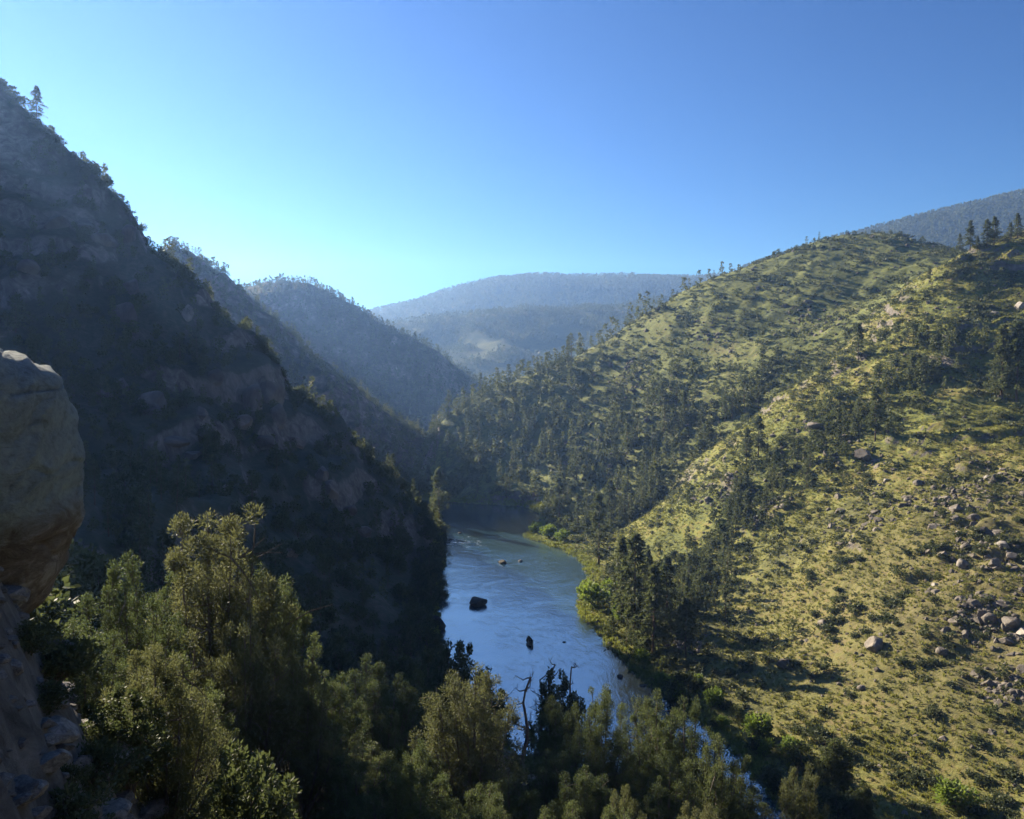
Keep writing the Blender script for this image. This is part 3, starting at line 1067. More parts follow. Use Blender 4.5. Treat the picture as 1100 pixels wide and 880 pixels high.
def rock_arrays(g, sub=3, planes=11, flat=0.8, rough=0.05):
    d, f = ico(sub)
    d = unit(d)
    n = unit(g.normal(size=(planes, 3)))
    hgt = g.uniform(0.55, 0.88, planes)
    dot = d @ n.T
    r = np.where(dot > 0.05, hgt / np.maximum(dot, 0.05), 9).min(1)
    r = np.minimum(r, 1.12)
    v = d * r[:, None]
    nz = pn(v[:, 0] * 2.3 + 5, v[:, 1] * 2.3 + v[:, 2] * 3.1, int(g.integers(999))) + 0.5 * pn(v[:, 0] * 6, v[:, 1] * 6 + v[:, 2] * 5, int(g.integers(999)))
    v = v * (1 + rough * nz)[:, None] * np.array([1, g.uniform(0.7, 1), flat])
    return v, f


ROCKS = []
for k in range(10):
    g = np.random.default_rng(300 + k)
    ROCKS.append(rock_arrays(g, 4, 15, g.uniform(0.6, 0.95), 0.03))
ROCK_ME = {}


def put_rock(name, k, loc, size, rz, mat, label, cat, group=None, tall=1.0, tilt=0.0):
    key = (k, mat)
    if key not in ROCK_ME:
        me = mk_mesh('rock', ROCKS[k][0], None, ROCKS[k][1], False)
        me.materials.append(M[mat])
        ROCK_ME[key] = me
    o = link(name, ROCK_ME[key], [])
    o.location, o.rotation_euler, o.scale = loc, (tilt, tilt * 0.5, rz), (size, size, size * tall)
    return tag(o, label, cat, group)


# the great boulder at the overlook: outline at its own distance, full depth
def great_boulder():
    d, f = ico(7)
    d = unit(d)
    y0 = 15.6
    out = [(-250, 520), (-235, 430), (-180, 385), (-100, 366), (-40, 364), (0, 367), (30, 376), (55, 392), (72, 420), (78, 452), (88, 485), (89, 530), (84, 568), (66, 590), (50, 612), (30, 650), (8, 682), (-60, 700), (-160, 690), (-225, 620)]
    c = (-70, 528)
    pts = np.array([((a - c[0]) / F * y0, -(b - c[1]) / F * y0) for a, b in out])
    ang = np.arctan2(pts[:, 1], pts[:, 0])
    rr = np.hypot(pts[:, 0], pts[:, 1])
    o = np.argsort(ang)
    ang, rr = ang[o], rr[o]
    ang = np.concatenate([ang - 2 * math.pi, ang, ang + 2 * math.pi])
    rr = np.concatenate([rr] * 3)
    a = np.arctan2(d[:, 2], d[:, 0])
    rad = np.interp(a, ang, rr) * (0.82 + 0.13 * np.abs(np.sin(a)))
    pl = np.hypot(d[:, 0], d[:, 2])
    prof = np.sin(np.arctan2(pl, np.abs(d[:, 1]))) ** 0.62
    x = np.cos(a) * rad * prof
    z = np.sin(a) * rad * prof
    yy = np.sign(d[:, 1]) * np.abs(d[:, 1]) ** 0.8 * 1.9
    # lean the lower right back into an undercut
    yy = yy + np.where(z < 0, -0.22 * z, 0)
    v = np.column_stack([x, yy, z])
    n1 = fbm(x * 0.9 + yy * 0.4, z * 1.0 - yy * 0.3, 2.6, 4, 61)
    w = 0.35 * pn(x * 0.8 + yy, z * 0.8, 66)
    k1 = np.abs((z * 0.9 - x * 0.62 + w + 0.25) / 1.35 % 1.0 - 0.5)
    k2 = np.abs((z * 0.5 + x * 1.1 + yy * 0.6 + 1.6 * w) / 1.9 % 1.0 - 0.5)
    cut = np.clip(1 - k1 / 0.035, 0, 1) * (fbm(x, z, 1.7, 2, 67) > -0.15) * 0.10 + np.clip(1 - k2 / 0.02, 0, 1) * (fbm(x + yy, z, 1.3, 2, 68) > 0.1) * 0.06
    step = 0.10 * np.floor((z * 0.9 - x * 0.62 + w + 0.25) / 1.35 + 0.5)
    disp = 0.08 * n1 + 0.055 * fbm(x + yy * 0.7, z - yy * 0.6, 0.5, 5, 69) + 0.05 * ridged(x * 0.6 - z * 0.9 + yy, z * 0.5 + x * 0.3, 0.7, 3, 72) - 0.8 * cut 
    v = np.column_stack([x, yy, z]) * (1 + disp / 2.6)[:, None]
    for nrm, dist in (((0.55, -0.62, -0.56), 2.05), ((0.25, -0.90, 0.35), 2.6)):
        nn = np.array(nrm) / np.linalg.norm(nrm)
        over = v @ nn - dist - 0.05 * fbm(v[:, 0] + v[:, 1], v[:, 2], 0.8, 4, 71)
        v = v - np.clip(over, 0, 9)[:, None] * nn * 0.93
    bx, by, bz = P(c[0], c[1], y0)
    o = link('boulder', mk_mesh('great_boulder', v, None, f, True), M['boulder'], None, (bx, by, bz))
    tag(o, 'huge rounded grey boulder with cracked undercut side beside the overlook', 'boulder')


great_boulder()

# ------------------------------------------------------------------ foreground trees below the overlook
FG = [
    # px, top py, distance, width px, kind, label
    (228, 548, 31, 165, 'fg_pinyon', 'tallest golden topped tree rising above the other overlook trees'),
    (140, 602, 27, 120, 'fg_juniper', 'olive juniper with lit top between great boulder and tallest golden tree'),
    (287, 612, 33, 95, 'fg_juniper', 'leaning juniper with sunlit right shoulder beside tallest golden tree'),
    (262, 660, 27, 105, 'fg_pinyon', 'pale tufted pinyon in front of the tallest golden tree'),
    (322, 700, 29, 95, 'fg_pinyon', 'ragged pinyon with pale bare twigs down its sunlit edge'),
    (85, 665, 23, 105, 'fg_juniper', 'dark juniper in shade next to the stony path'),
    (182, 715, 21, 125, 'fg_juniper', 'broad shaded juniper in the dark hollow below the tall trees'),
    (262, 800, 18, 130, 'fg_bushy', 'blackish shaded bush at the bottom below the pale pinyon'),
    (135, 800, 15, 110, 'fg_bushy', 'dark shaded bush at the foot of the stony path'),
    (352, 722, 36, 80, 'fg_juniper', 'narrow green juniper right of the ragged pinyon'),
    (402, 706, 43, 95, 'fg_juniper', 'round double topped juniper above the dark middle trees'),
    (448, 728, 47, 80, 'fg_juniper', 'dull green juniper between double topped juniper and pointed pinyon'),
    (372, 790, 30, 110, 'fg_juniper', 'shaded juniper filling the middle bottom of the slope'),
    (440, 812, 30, 90, 'fg_juniper', 'low shaded juniper left of the pointed pinyon'),
    (505, 716, 38, 125, 'fg_pinyon', 'pointed feathery brown green pinyon standing before the river'),
    (598, 748, 50, 62, 'fg_juniper', 'small rounded juniper just right of the pointed pinyon'),
    (642, 738, 46, 84, 'fg_juniper', 'pointed juniper in front of the near end of the river'),
    (700, 744, 52, 80, 'fg_juniper', 'round headed juniper at the right edge of the open water'),
    (738, 750, 50, 92, 'fg_juniper', 'many headed juniper left of the narrow side water'),
    (590, 806, 42, 80, 'fg_juniper', 'dark juniper in front of the small rounded juniper'),
    (668, 846, 31, 62, 'fg_pinyon', 'golden tipped pinyon lowest at the bottom edge'),
    (772, 800, 46, 92, 'fg_juniper', 'juniper overlapping the narrow side water at its lower end'),
    (716, 812, 42, 75, 'fg_juniper', 'dark juniper below the many headed juniper'),
    (548, 835, 34, 90, 'fg_juniper', 'shaded juniper under the pointed pinyon on its right'),
    (630, 825, 38, 80, 'fg_juniper', 'shaded juniper behind the golden tipped pinyon'),
    (862, 826, 44, 66, 'fg_pinyon', 'lone pale pinyon standing right of the narrow side water'),
    (898, 792, 133, 42, 'fg_cone', 'dark pointed juniper in the shade right of the bright bush'),
    (926, 838, 121, 30, 'fg_cone', 'small dark pointed juniper near the lone pale pinyon'),
    (716, 768, 58, 88, 'fg_juniper', 'juniper hiding the upper end of the narrow side water'),
    (786, 828, 52, 74, 'fg_juniper', 'low juniper at the left rim of the narrow side water'),
    (752, 868, 36, 80, 'fg_pinyon', 'wide pinyon at the bottom edge left of the narrow side water'),
    (806, 868, 44, 60, 'fg_juniper', 'juniper at the bottom edge under the narrow side water'),
    (486, 688, 92, 68, 'fg_bushy', 'dark leafy tree silhouetted against the left side of the water'),
    (520, 718, 88, 55, 'fg_bushy', 'low dark leafy tree between water and pointed pinyon'),
    (601, 722, 92, 72, 'fg_bushy', 'dark leafy tree with bare dead tips against the water'),
    (455, 700, 105, 80, 'fg_bushy', 'dark rounded tree in the shade left of the silhouetted leafy tree'),
]
for n, (px, py, y, w, kind, lab) in enumerate(FG):
    x, _, zt = P(px, py, y)
    zb = gz(x, y)
    h = max(zt - zb, 2.2)
    pr = PROTO[kind][n % len(PROTO[kind])]
    v = np.empty(len(pr['crown'].vertices) * 3, np.float32)
    pr['crown'].vertices.foreach_get('co', v)
    wd = np.percentile(np.abs(v.reshape(-1, 3)[:, :2]), 99) * 2
    top = np.percentile(v.reshape(-1, 3)[:, 2], 99.9)
    sxy = (w / F * y) / wd
    nm, cat = ('pinyon_tree', 'pinyon') if kind == 'fg_pinyon' else ('juniper_tree', 'juniper') if kind in ('fg_juniper', 'fg_cone') else ('leafy_tree', 'tree')
    if 'bush' in lab:
        nm, cat = ('bush', 'bush') if 'blackish' in lab or 'foot' in lab else (nm, cat)
    print('FG', n, round(h, 1), round(sxy * wd, 1))
    put_two(nm, pr, (x, y, zb), random.uniform(0, 6.28), h / top, sxy, lab, cat, 'trees below the overlook')


# more trees filling the shaded slope between them
LIM = [(-50, 650), (60, 700), (120, 655), (190, 640), (240, 640), (300, 690), (330, 745), (400, 735), (470, 760), (520, 770), (580, 800), (640, 790), (700, 795), (780, 850), (840, 905), (1200, 1000)]
g = np.random.default_rng(44)
taken = [(P(a[0], a[1], a[2])[0], a[2]) for a in FG]
cnt = 0
for _ in range(4000):
    y = g.uniform(15, 72)
    x = g.uniform(-0.55, 0.36) * y
    if x < -0.44 * y and y < 24 or min(math.hypot(x - a, y - b) for a, b in taken) < 1.5 + y * 0.016:
        continue
    zb = gz(x, y)
    h = g.uniform(2.6, 5.4)
    px, py, _ = pix(x, y, zb + h)
    if py < np.interp(px, [a for a, b in LIM], [b for a, b in LIM]) + 8 or py > 960:
        continue
    taken.append((x, y))
    cnt += 1
    pr = PROTO['fg_juniper'][cnt % 5] if cnt % 4 else PROTO['fg_pinyon'][cnt % 4]
    s_ = h / 6.2
    put_two('juniper_tree' if cnt % 4 else 'pinyon_tree', pr, (x, y, zb), g.uniform(0, 6.28), s_, s_ * g.uniform(0.9, 1.3),
            'small shaded %s crowded between the larger trees below the overlook' % ('juniper' if cnt % 4 else 'pinyon'), 'juniper' if cnt % 4 else 'pinyon', 'small %s between the overlook trees' % ('junipers' if cnt % 4 else 'pinyons'))
    if cnt >= 90:
        break
print('FILL', cnt)


# ------------------------------------------------------------------ dead snag and dead tips
def snag(px, y, toppy, label, seed, spread=1.0, zbase=None):
    g = np.random.default_rng(seed)
    x, _, zt = P(px, toppy, y)
    zb = gz(x, y)
    h = zt - zb
    o = bpy.data.objects.new('dead_tree', None)
    COL.objects.link(o)
    o.location = (x, y, zb)
    mb = MB()
    k = 10
    z = np.linspace(-0.4, h * 0.93, k)
    pts = np.column_stack([np.cumsum(g.normal(size=k) * 0.33 * spread), np.cumsum(g.normal(size=k) * 0.25), z])
    pts[:, :2] -= pts[0, :2]
    mb.tube(pts, np.linspace(0.30, 0.08, k), 7)
    link('trunk', mb.mesh('trunk', True), M['dead'], o)
    for _ in range(11):
        f = int(g.integers(4, k))
        c = pts[f]
        a = g.choice([0, math.pi]) + g.normal() * 0.7
        l = g.uniform(0.6, 2.0) * spread
        e = c + np.array([math.cos(a) * l, math.sin(a) * l, l * g.uniform(0.2, 1.0)])
        m1 = c + (e - c) * 0.5 + np.array([0, 0, -0.25]) + g.normal(size=3) * 0.12
        b = MB()
        b.tube([c, m1, e], [0.085, 0.06, 0.02], 5)
        for _ in range(3):
            q = m1 + (e - m1) * g.uniform(0.1, 0.9)
            b.tube([q, q + g.normal(size=3) * 0.35 + [0, 0, 0.25]], [0.03, 0.012], 4)
        link('branch', b.mesh('branch', True), M['dead'], o)
    return tag(o, label, 'dead tree', 'dead trees against the water')


snag(566, 88, 714, 'bare twisted dead tree leaning against the water', 5)
snag(582, 92, 728, 'smaller bare dead tree right of the twisted dead tree', 9, 0.8)
snag(592, 93, 707, 'dead forked branches rising over the dark leafy tree', 15, 1.2)
snag(616, 94, 708, 'bare dead stem on the right side of the dark leafy tree', 21, 0.7)

# ------------------------------------------------------------------ scatter
BAND = [(1003, 372), (960, 425), (900, 462), (850, 500), (800, 545), (760, 600), (730, 640), (700, 690)]
SCREE = [(1075, 515, 50), (1050, 655, 40), (1090, 680, 40), (935, 490, 45), (880, 470, 35), (815, 545, 30), (1010, 540, 45), (920, 555, 50), (730, 690, 22), (780, 530, 25), (1060, 590, 40), (1090, 740, 30), (700, 640, 20),
         (760, 360, 30), (870, 345, 35), (640, 470, 50), (720, 440, 45), (680, 400, 30)]


def sample(n, xr, yr, g):
    return g.uniform(*xr, n), g.uniform(*yr, n)


def seg_dist(px, py, line):
    d = np.full(px.shape, 1e9)
    for (a, b), (c, e) in zip(line[:-1], line[1:]):
        vx, vy = c - a, e - b
        t = np.clip(((px - a) * vx + (py - b) * vy) / (vx * vx + vy * vy), 0, 1)
        d = np.minimum(d, np.hypot(px - a - t * vx, py - b - t * vy))
    return d


BANDW = [surf(a, b) for a, b in BAND]
SCREEW = [(*surf(a, b), r) for a, b, r in SCREE]

g = np.random.default_rng(21)
X, Y = [], []
for n, xr, yr in ((26000, (-230, 330), (60, 520)), (26000, (-330, 420), (300, 760))):
    a, b = sample(n, xr, yr, g)
    X.append(a)
    Y.append(b)
X, Y = np.concatenate(X), np.concatenate(Y)
Z, REG, SD = height(X, Y)
# slope
zx = height(X + 1.5, Y)[0] - Z
zy = height(X, Y + 1.5)[0] - Z
SL = np.hypot(zx, zy) / 1.5
U = g.uniform(size=len(X))
n40, n15, n80 = fbm(X, Y, 40, 3, 201), fbm(X, Y, 14, 2, 202), fbm(X, Y, 90, 3, 203)
over = (Y > 300) & (Y < 520) & (X > -230) & (X < 330)       # where both samplings overlap
halve = np.where(over, 0.55, 1.0)
band = seg_dist(X, Y, BANDW)
pines, juns = [], []
# wooded hill
forest = 1 / (1 + np.exp(-(72 + 26 * n80 + 22 * n40 - Z + np.clip(60 - X, -150, 200) * 0.12) / 9))
m = (REG == RIGHT) & (SD > 3) & (U < halve * (0.012 + 0.60 * forest * sstep(-0.5, 0.15, n15)))
hh = g.uniform(6, 14, len(X)) * np.where(g.uniform(size=len(X)) < 0.2, 1.25, 1)
isj = g.uniform(size=len(X)) < np.where(forest > 0.5, 0.56, 0.80)
pines.append(np.column_stack([X, Y, Z, hh, np.full(len(X), 0)])[m & ~isj])
juns.append(np.column_stack([X, Y, Z, g.uniform(2.0, 5.6, len(X)), np.full(len(X), 0)])[m & isj])
# band of trees down the sunny slope's gully
m = (REG == SPURB) & (SD > 3) & (U < halve * 0.62 * np.exp(-(band / 13) ** 2) * (0.6 + 0.9 * (n15 + 0.3)))
isj = g.uniform(size=len(X)) < 0.55
pines.append(np.column_stack([X, Y, Z, g.uniform(5, 10, len(X)), np.full(len(X), 1)])[m & ~isj])
juns.append(np.column_stack([X, Y, Z, g.uniform(2.5, 5, len(X)), np.full(len(X), 1)])[m & isj])
for (xa, ya), (xb, yb) in zip(BANDW[:-1], BANDW[1:]):
    k = int(math.hypot(xb - xa, yb - ya) / 1.5)
    t = g.uniform(0, 1, k)
    bx, by = xa + (xb - xa) * t + g.normal(size=k) * 6.5, ya + (yb - ya) * t + g.normal(size=k) * 6.5
    bz, br, bs = height(bx, by)
    ok = (br == SPURB) & (bs > 3)
    j = (g.uniform(size=k) < 0.6) & ok
    q = ok & ~j
    juns.append(np.column_stack([bx, by, bz, g.uniform(2.6, 5.6, k), np.ones(k)])[j])
    pines.append(np.column_stack([bx, by, bz, g.uniform(5, 11, k), np.ones(k)])[q])
# sparse junipers on the sunny slope
m = (REG == SPURB) & (SD > 6) & (U < halve * 0.022 * (0.6 + 1.6 * (n40 > 0.1)))
juns.append(np.column_stack([X, Y, Z, g.uniform(1.4, 3.2, len(X)), np.full(len(X), 1)])[m])
# shaded left hill: junipers and some pines
m = (REG == LEFT) & (SD > 2) & (SL < 1.9) & (U < halve * (0.22 + 0.32 * (n40 > -0.1)))
isj = g.uniform(size=len(X)) < 0.86
juns.append(np.column_stack([X, Y, Z, g.uniform(2.2, 5.2, len(X)), np.full(len(X), 2)])[m & isj])
pines.append(np.column_stack([X, Y, Z, g.uniform(5, 10, len(X)), np.full(len(X), 2)])[m & ~isj])
# shaded slope below the overlook
m = (REG == GROUND) & (SD > 3) & (Y > 62) & (U < 0.10)
pxx, pyy, _ = pix(X, Y, Z + 4)
m &= ~((pxx > 715) & (pxx < 850)) | (SD > 9) & (U < 0.02)
juns.append(np.column_stack([X, Y, Z, g.uniform(2.5, 5.0, len(X)), np.full(len(X), 4)])[m])
xs, ys = sample(900, (-75, -9), (26, 66), g)
zs, rs, _ = height(xs, ys)
ok = (xs < -0.44 * ys - 3) & (g.uniform(size=900) < 0.30)
juns.append(np.column_stack([xs, ys, zs, g.uniform(2.2, 4.4, 900), np.full(900, 4)])[ok])
# ridge behind the left hill
g2 = np.random.default_rng(22)
X2, Y2 = sample(9000, (-620, 20), (480, 760), g2)
Z2, RG2, _ = height(X2, Y2)
m = (RG2 == LB2) & (g2.uniform(size=9000) < 0.55)
t = np.column_stack([X2, Y2, Z2, g2.uniform(4, 11, 9000), np.full(9000, 3)])[m]
isj = g2.uniform(size=len(t)) < 0.5
pines.append(t[~isj])
tj = t[isj]
tj[:, 3] *= 0.6
juns.append(tj)

# hand-placed trees: base px, base py, height px
HAND = [
    (643, 606, 74, 'pine_hi', 'tall full pine nearest the water tip on the right bank'),
    (600, 560, 46, 'pine_hi', 'broad pine behind the gravel bar'),
    (682, 690, 112, 'pine_hi', 'tallest pine in the dark riverside clump with bare lower trunk'),
    (669, 668, 88, 'pine_hi', 'pine just left of the tallest riverside pine'),
    (702, 704, 92, 'pine_hi', 'pine just right of the tallest riverside pine'),
    (716, 672, 72, 'pine_hi', 'open crowned pine behind the dark riverside clump'),
    (737, 706, 60, 'pine_hi', 'dense short pine on the uphill end of riverside clump'),
    (940, 474, 58, 'pine_hi', 'solitary pine with dark shadow on the boulder slope'),
    (1076, 428, 78, 'pine_hi', 'left pine of the close pair high on the sunny slope'),
    (1092, 432, 84, 'pine_hi', 'right pine of the close pair high on the sunny slope'),
    (922, 388, 40, 'pine_hi', 'single dark pine standing on the slope crest above the gully'),
    (815, 492, 44, 'pine_hi', 'pine at the top of the gully trees on the bright grass'),
    (802, 500, 40, 'pine_hi', 'slimmer pine next to the bright grass strip'),
    (1031, 272, 20, 'pine_hi', 'shortest pine at the left end of the skyline row'),
    (1042, 270, 31, 'pine_hi', 'tall narrow pine second in the skyline row'),
    (1060, 266, 28, 'pine_hi', 'bushy pine in the middle of the skyline row'),
    (1068, 264, 30, 'pine_hi', 'tall pine touching the bushy skyline pine'),
    (1085, 258, 18, 'pine_hi', 'small pine right of the tall skyline pines'),
    (1093, 256, 26, 'pine_hi', 'dark pine at the end of the skyline row against mountain'),
    (1050, 271, 17, 'pine_hi', 'thin pale pine between two tall skyline pines'),
    (40, 130, 34, 'pine_hi', 'lone tiered pine on the crest of the shaded left hillside'),
    (855, 318, 14, 'pine_hi', 'small pine alone on the open green hilltop slope'),
    (998, 303, 17, 'pine_hi', 'small pine in the saddle below the round hilltop'),
    (735, 455, 34, 'pine_hi', 'tall pine standing out of the lower woods of wooded hill'),
    (605, 548, 40, 'pine_hi', 'dark pine behind the full waterside pine'),
    (655, 560, 44, 'pine_hi', 'tall pine at the mouth of the gully behind waterside pine'),
    (696, 640, 48, 'pine_hi', 'thin pine on bright grass above riverside clump'),
]
for n, (px, py, hp, kind, lab) in enumerate(HAND):
    x, y = surf(px, py)
    z = gz(x, y)
    s = hp / F * math.hypot(y, z - CAMZ) / 10.0
    pr = PROTO[kind][n % len(PROTO[kind])]
    put_two('pine_tree', pr, (x, y, z), random.uniform(0, 6.28), s, s * random.uniform(0.9, 1.15), lab, 'pine tree', 'pine trees')
    print('HAND', n, round(s * 10, 1), round(y))
x, y = -33.5, 371.0
put_two('pine_tree', PROTO['pine_hi'][1], (x, y, gz(x, y)), 1.0, 2.6, 2.5, 'lone pale pine standing on the left bank by the riffle', 'pine tree', 'pine trees')
NHAND = len(HAND) + 1
# crest trees on the wooded hill's skyline
crest_p = []
for px in [466, 474, 483, 490, 498, 508, 517, 525, 533, 545, 556, 566, 575, 583, 592, 597, 606, 615, 622, 627, 634, 643, 650, 656, 664, 676, 688, 693, 701, 708, 713, 722, 733, 741, 752, 760, 766, 775]:
    cy = np.interp(px, [c[0] for c in CRESTR], [c[1] for c in CRESTR])
    cd = np.interp(px, [c[0] for c in CRESTR], [c[2] for c in CRESTR])
    x, y, _ = P(px + random.uniform(-2, 2), cy, cd - random.uniform(0, 14))
    crest_p.append((x, y, gz(x, y), random.uniform(7, 15) * (1.15 if px < 700 else 0.8), 5))
pines.append(np.array(crest_p))
cj = []
for px in np.linspace(-10, 480, 75):
    cy = np.interp(px, [c[0] for c in CREST1], [c[1] for c in CREST1])
    x, y, _ = P(px + random.uniform(-4, 4), cy, np.interp(px, [c[0] for c in CREST1], [c[2] for c in CREST1]) - random.uniform(-3, 5))
    cj.append((x, y, gz(x, y), random.uniform(2.0, 5.0), 6))
for px in np.linspace(780, 1010, 26):
    cy = np.interp(px, [c[0] for c in CRESTR], [c[1] for c in CRESTR])
    x, y, _ = P(px + random.uniform(-4, 4), cy, np.interp(px, [c[0] for c in CRESTR], [c[2] for c in CRESTR]) - random.uniform(0, 8))
    cj.append((x, y, gz(x, y), random.uniform(1.5, 3.5), 7))
juns.append(np.array(cj))
cp = []
for px in np.concatenate([np.linspace(172, 262, 24), np.linspace(265, 420, 46)]):
    cr, dd = (L2, 640) if px < 262 else (L3, 1085)
    tab = [(185, 277, 645), (225, 296, 640), (243, 304, 636), (262, 334, 630)] if px < 262 else [(262, 316, 1100), (300, 316, 1090), (340, 319, 1080), (375, 334, 1070), (400, 347, 1060), (430, 364, 1040)]
    cy = np.interp(px, [c[0] for c in tab], [c[1] for c in tab])
    cd = np.interp(px, [c[0] for c in tab], [c[2] for c in tab])
    x, y, _ = P(px + random.uniform(-3, 3), cy, cd - random.uniform(0, 8))
    cp.append((x, y, gz(x, y), random.uniform(4, 11), 3 if px < 262 else 8))
pines.append(np.array(cp))

PZ = {0: ('dark pine among the woods of the hill behind the sunny slope', 'pines in the woods of the hill'),
      1: ('pine in the dark band of trees down the sunny slope', 'pines in the band on the sunny slope'),
      2: ('dim pine on the shaded rocky left hillside', 'pines on the shaded left hillside'),
      3: ('small hazy pine on the dark ridge behind the left hillside', 'pines on the dark ridge'),
      5: ('pine along the skyline of the wooded hill above the bend', 'pines on the wooded skyline'),
      8: ('tiny hazy pine on the crest of the far blue ridge', 'pines on the far blue ridge')}
JZ = {0: ('round dark juniper on the hill behind the sunny slope', 'junipers on the wooded hill'),
      1: ('round green juniper on the sunlit boulder slope', 'junipers on the sunny slope'),
      2: ('dim round juniper on the shaded rocky left hillside', 'junipers on the shaded left hillside'),
      3: ('small hazy juniper on the dark ridge behind the left hillside', 'junipers on the dark ridge'),
      4: ('dark round juniper on the shaded slope down to the left bank', 'junipers on the shaded lower slope'),
      6: ('juniper along the crest of the shaded left hillside', 'junipers on the left crest'),
      7: ('small juniper along the round hilltop skyline', 'junipers on the hilltop skyline')}


def pick(arr, keep):
    """visible ones first by their size in the picture"""
    vis = visible(arr[:, 0], arr[:, 1], arr[:, 2] + arr[:, 3] * 0.75)
    size = arr[:, 3] / np.hypot(arr[:, 0], arr[:, 1])
    arr, size = arr[vis], size[vis]
    o = np.argsort(-size)
    return arr[o[:keep]], arr[o[keep:]]


def bake(name, protos, arr, hproto, mat, label, g, wid=(0.85, 1.2)):
    """many uncountable plants as one object"""
    vs, qs, n = [], [], 0
    for k, (pv, pq) in enumerate(protos):
        a = arr[k::len(protos)]
        if not len(a):
            continue
        s = (a[:, 3] / hproto)[:, None]
        sx = s * g.uniform(*wid, (len(a), 1))
        th = g.uniform(0, 6.28, len(a))[:, None]
        c, sn = np.cos(th), np.sin(th)
        x = (pv[None, :, 0] * c - pv[None, :, 1] * sn) * sx + a[:, 0:1]
        y = (pv[None, :, 0] * sn + pv[None, :, 1] * c) * sx + a[:, 1:2]
        z = pv[None, :, 2] * s + a[:, 2:3]
        vs.append(np.stack([x, y, z], -1).reshape(-1, 3))
        qs.append((pq[None] + (np.arange(len(a)) * len(pv))[:, None, None]).reshape(-1, 4) + n)
        n += len(a) * len(pv)
    o = link(name, mk_mesh(name, np.concatenate(vs), np.concatenate(qs)), M[mat])
    return tag(o, label, None, None, 'stuff')


PA, PB = pick(np.concatenate(pines), 290 - NHAND)
JA, JB = pick(np.concatenate(juns), 262)
print('PINES', len(PA), len(PB), 'JUN', len(JA), len(JB))
for n, (x, y, z, h, k) in enumerate(PA):
    pr = PROTO['pine_mid'][n % 8]
    lab, gr = PZ[int(k)]
    put_one('pine_tree', pr, (x, y, z), random.uniform(0, 6.28), h / 10, h / 10 * random.uniform(0.85, 1.2), lab, 'pine tree', gr)
for n, (x, y, z, h, k) in enumerate(JA):
    pr = PROTO['jun_mid'][n % 8]
    lab, gr = JZ[int(k)]
    put_two('juniper_tree', pr, (x, y, z), random.uniform(0, 6.28), h / 4, h / 4 * random.uniform(0.85, 1.25), lab, 'juniper', gr)
gl = np.random.default_rng(50)
lowpine = [conifer_arrays(np.random.default_rng(70 + k), 34, 4, 1.3, 0.32, 10, 2.0 + 0.35 * k, 0.08, 0.22, 0.75, 0.3) for k in range(5)]
bake('forest', lowpine, PB, 10, 'pine', 'dense mass of small pines covering the wooded hillsides', gl)
lowjun = []
for k in range(5):
    v, q, _ = juniper_arrays(np.random.default_rng(80 + k), 4, 3.8, 14, 12, 0.75, 0.26, cone=0.2, cl_r=0.6, skirt=0.12)
    lowjun.append((v, q))
bake('woodland', lowjun, JB, 4, 'bushy', 'low mass of small round junipers on the hillsides', gl)

# far woods on the distant ridges
g = np.random.default_rng(33)
far = []
for n, xr, yr, regs, hmin, hmax, thr in ((9000, (-700, 60), (780, 1250), (LB3,), 4, 8, -9), (16000, (-500, 700), (1200, 2100), (FB1,), 6, 12, -0.33), (26000, (-1300, 1300), (2100, 3350), (FB2,), 9, 16, -9), (14000, (500, 1800), (1300, 2350), (FB3,), 9, 15, -9)):
    x, y = sample(n, xr, yr, g)
    z, rg, _ = height(x, y)
    m = np.isin(rg, regs) & (fbm(x, y, 160, 3, 210) + (z - CAMZ) / 900 * (regs[0] == FB1) > thr)
    far.append(np.column_stack([x, y, z, g.uniform(hmin, hmax, n)])[m])
far = np.concatenate(far)
far = far[visible(far[:, 0], far[:, 1], far[:, 2] + far[:, 3])]
print('FAR', len(far))
tiny = [conifer_arrays(np.random.default_rng(90 + k), 9, 1, 4.5, 1.3, 10, 2.4, 0.05, 0.3, 0.7, 0.1) for k in range(4)]
bake('forest', tiny, far, 10, 'pine', 'far off woods covering the distant hazy mountains', gl)

# shrubs and grass on the sunny slope and the open hill
g = np.random.default_rng(34)
x, y = sample(60000, (10, 330), (105, 430), g)
x2, y2 = sample(40000, (20, 420), (330, 720), g)
x, y = np.concatenate([x, x2]), np.concatenate([y, y2])
z, rg, sd = height(x, y)
u = g.uniform(size=len(x))
nn = fbm(x, y, 22, 3, 220)
n2 = fbm(x, y, 7, 2, 221)
kk = (((rg == SPURB) & (u < 0.11 + 0.8 * sstep(-0.25, 0.45, nn) * sstep(-0.3, 0.35, n2))) | ((rg == RIGHT) & (u < 0.16 + 0.55 * sstep(-0.2, 0.4, nn)))) & (sd > 7)
sh = np.column_stack([x, y, z, 0.36 + np.minimum(g.exponential(0.42, len(x)), 1.7) * (1 + 0.3 * (rg == RIGHT)), rg])[kk]
SA, SB = pick(sh, 285)
SZ = 'grey green sagebrush clump on the sunlit grassy slope'
for n, (a, b, c, h, k) in enumerate(SA):
    put_one('shrub', PROTO['shrub'][n % 7], (a, b, c - 0.05), random.uniform(0, 6.28), h, h * random.uniform(0.9, 1.5), SZ, 'shrub', 'sagebrush on the sunny slope')
ls = []
for k in range(6):
    gg = np.random.default_rng(120 + k)
    n = 6
    cen = np.column_stack([gg.normal(size=(n, 2)) * 0.3, gg.uniform(0.2, 0.6, n)])
    ls.append(cloud(gg, cen, np.full(n, 0.34), 5, 0.55, 0.17, 0.6, 0.9))
print('SHRUBS', len(SB))
bake('shrubbery', ls, SB, 1.0, 'sage', 'countless low sagebrush clumps dotting the sunny slopes', gl, (0.9, 1.6))
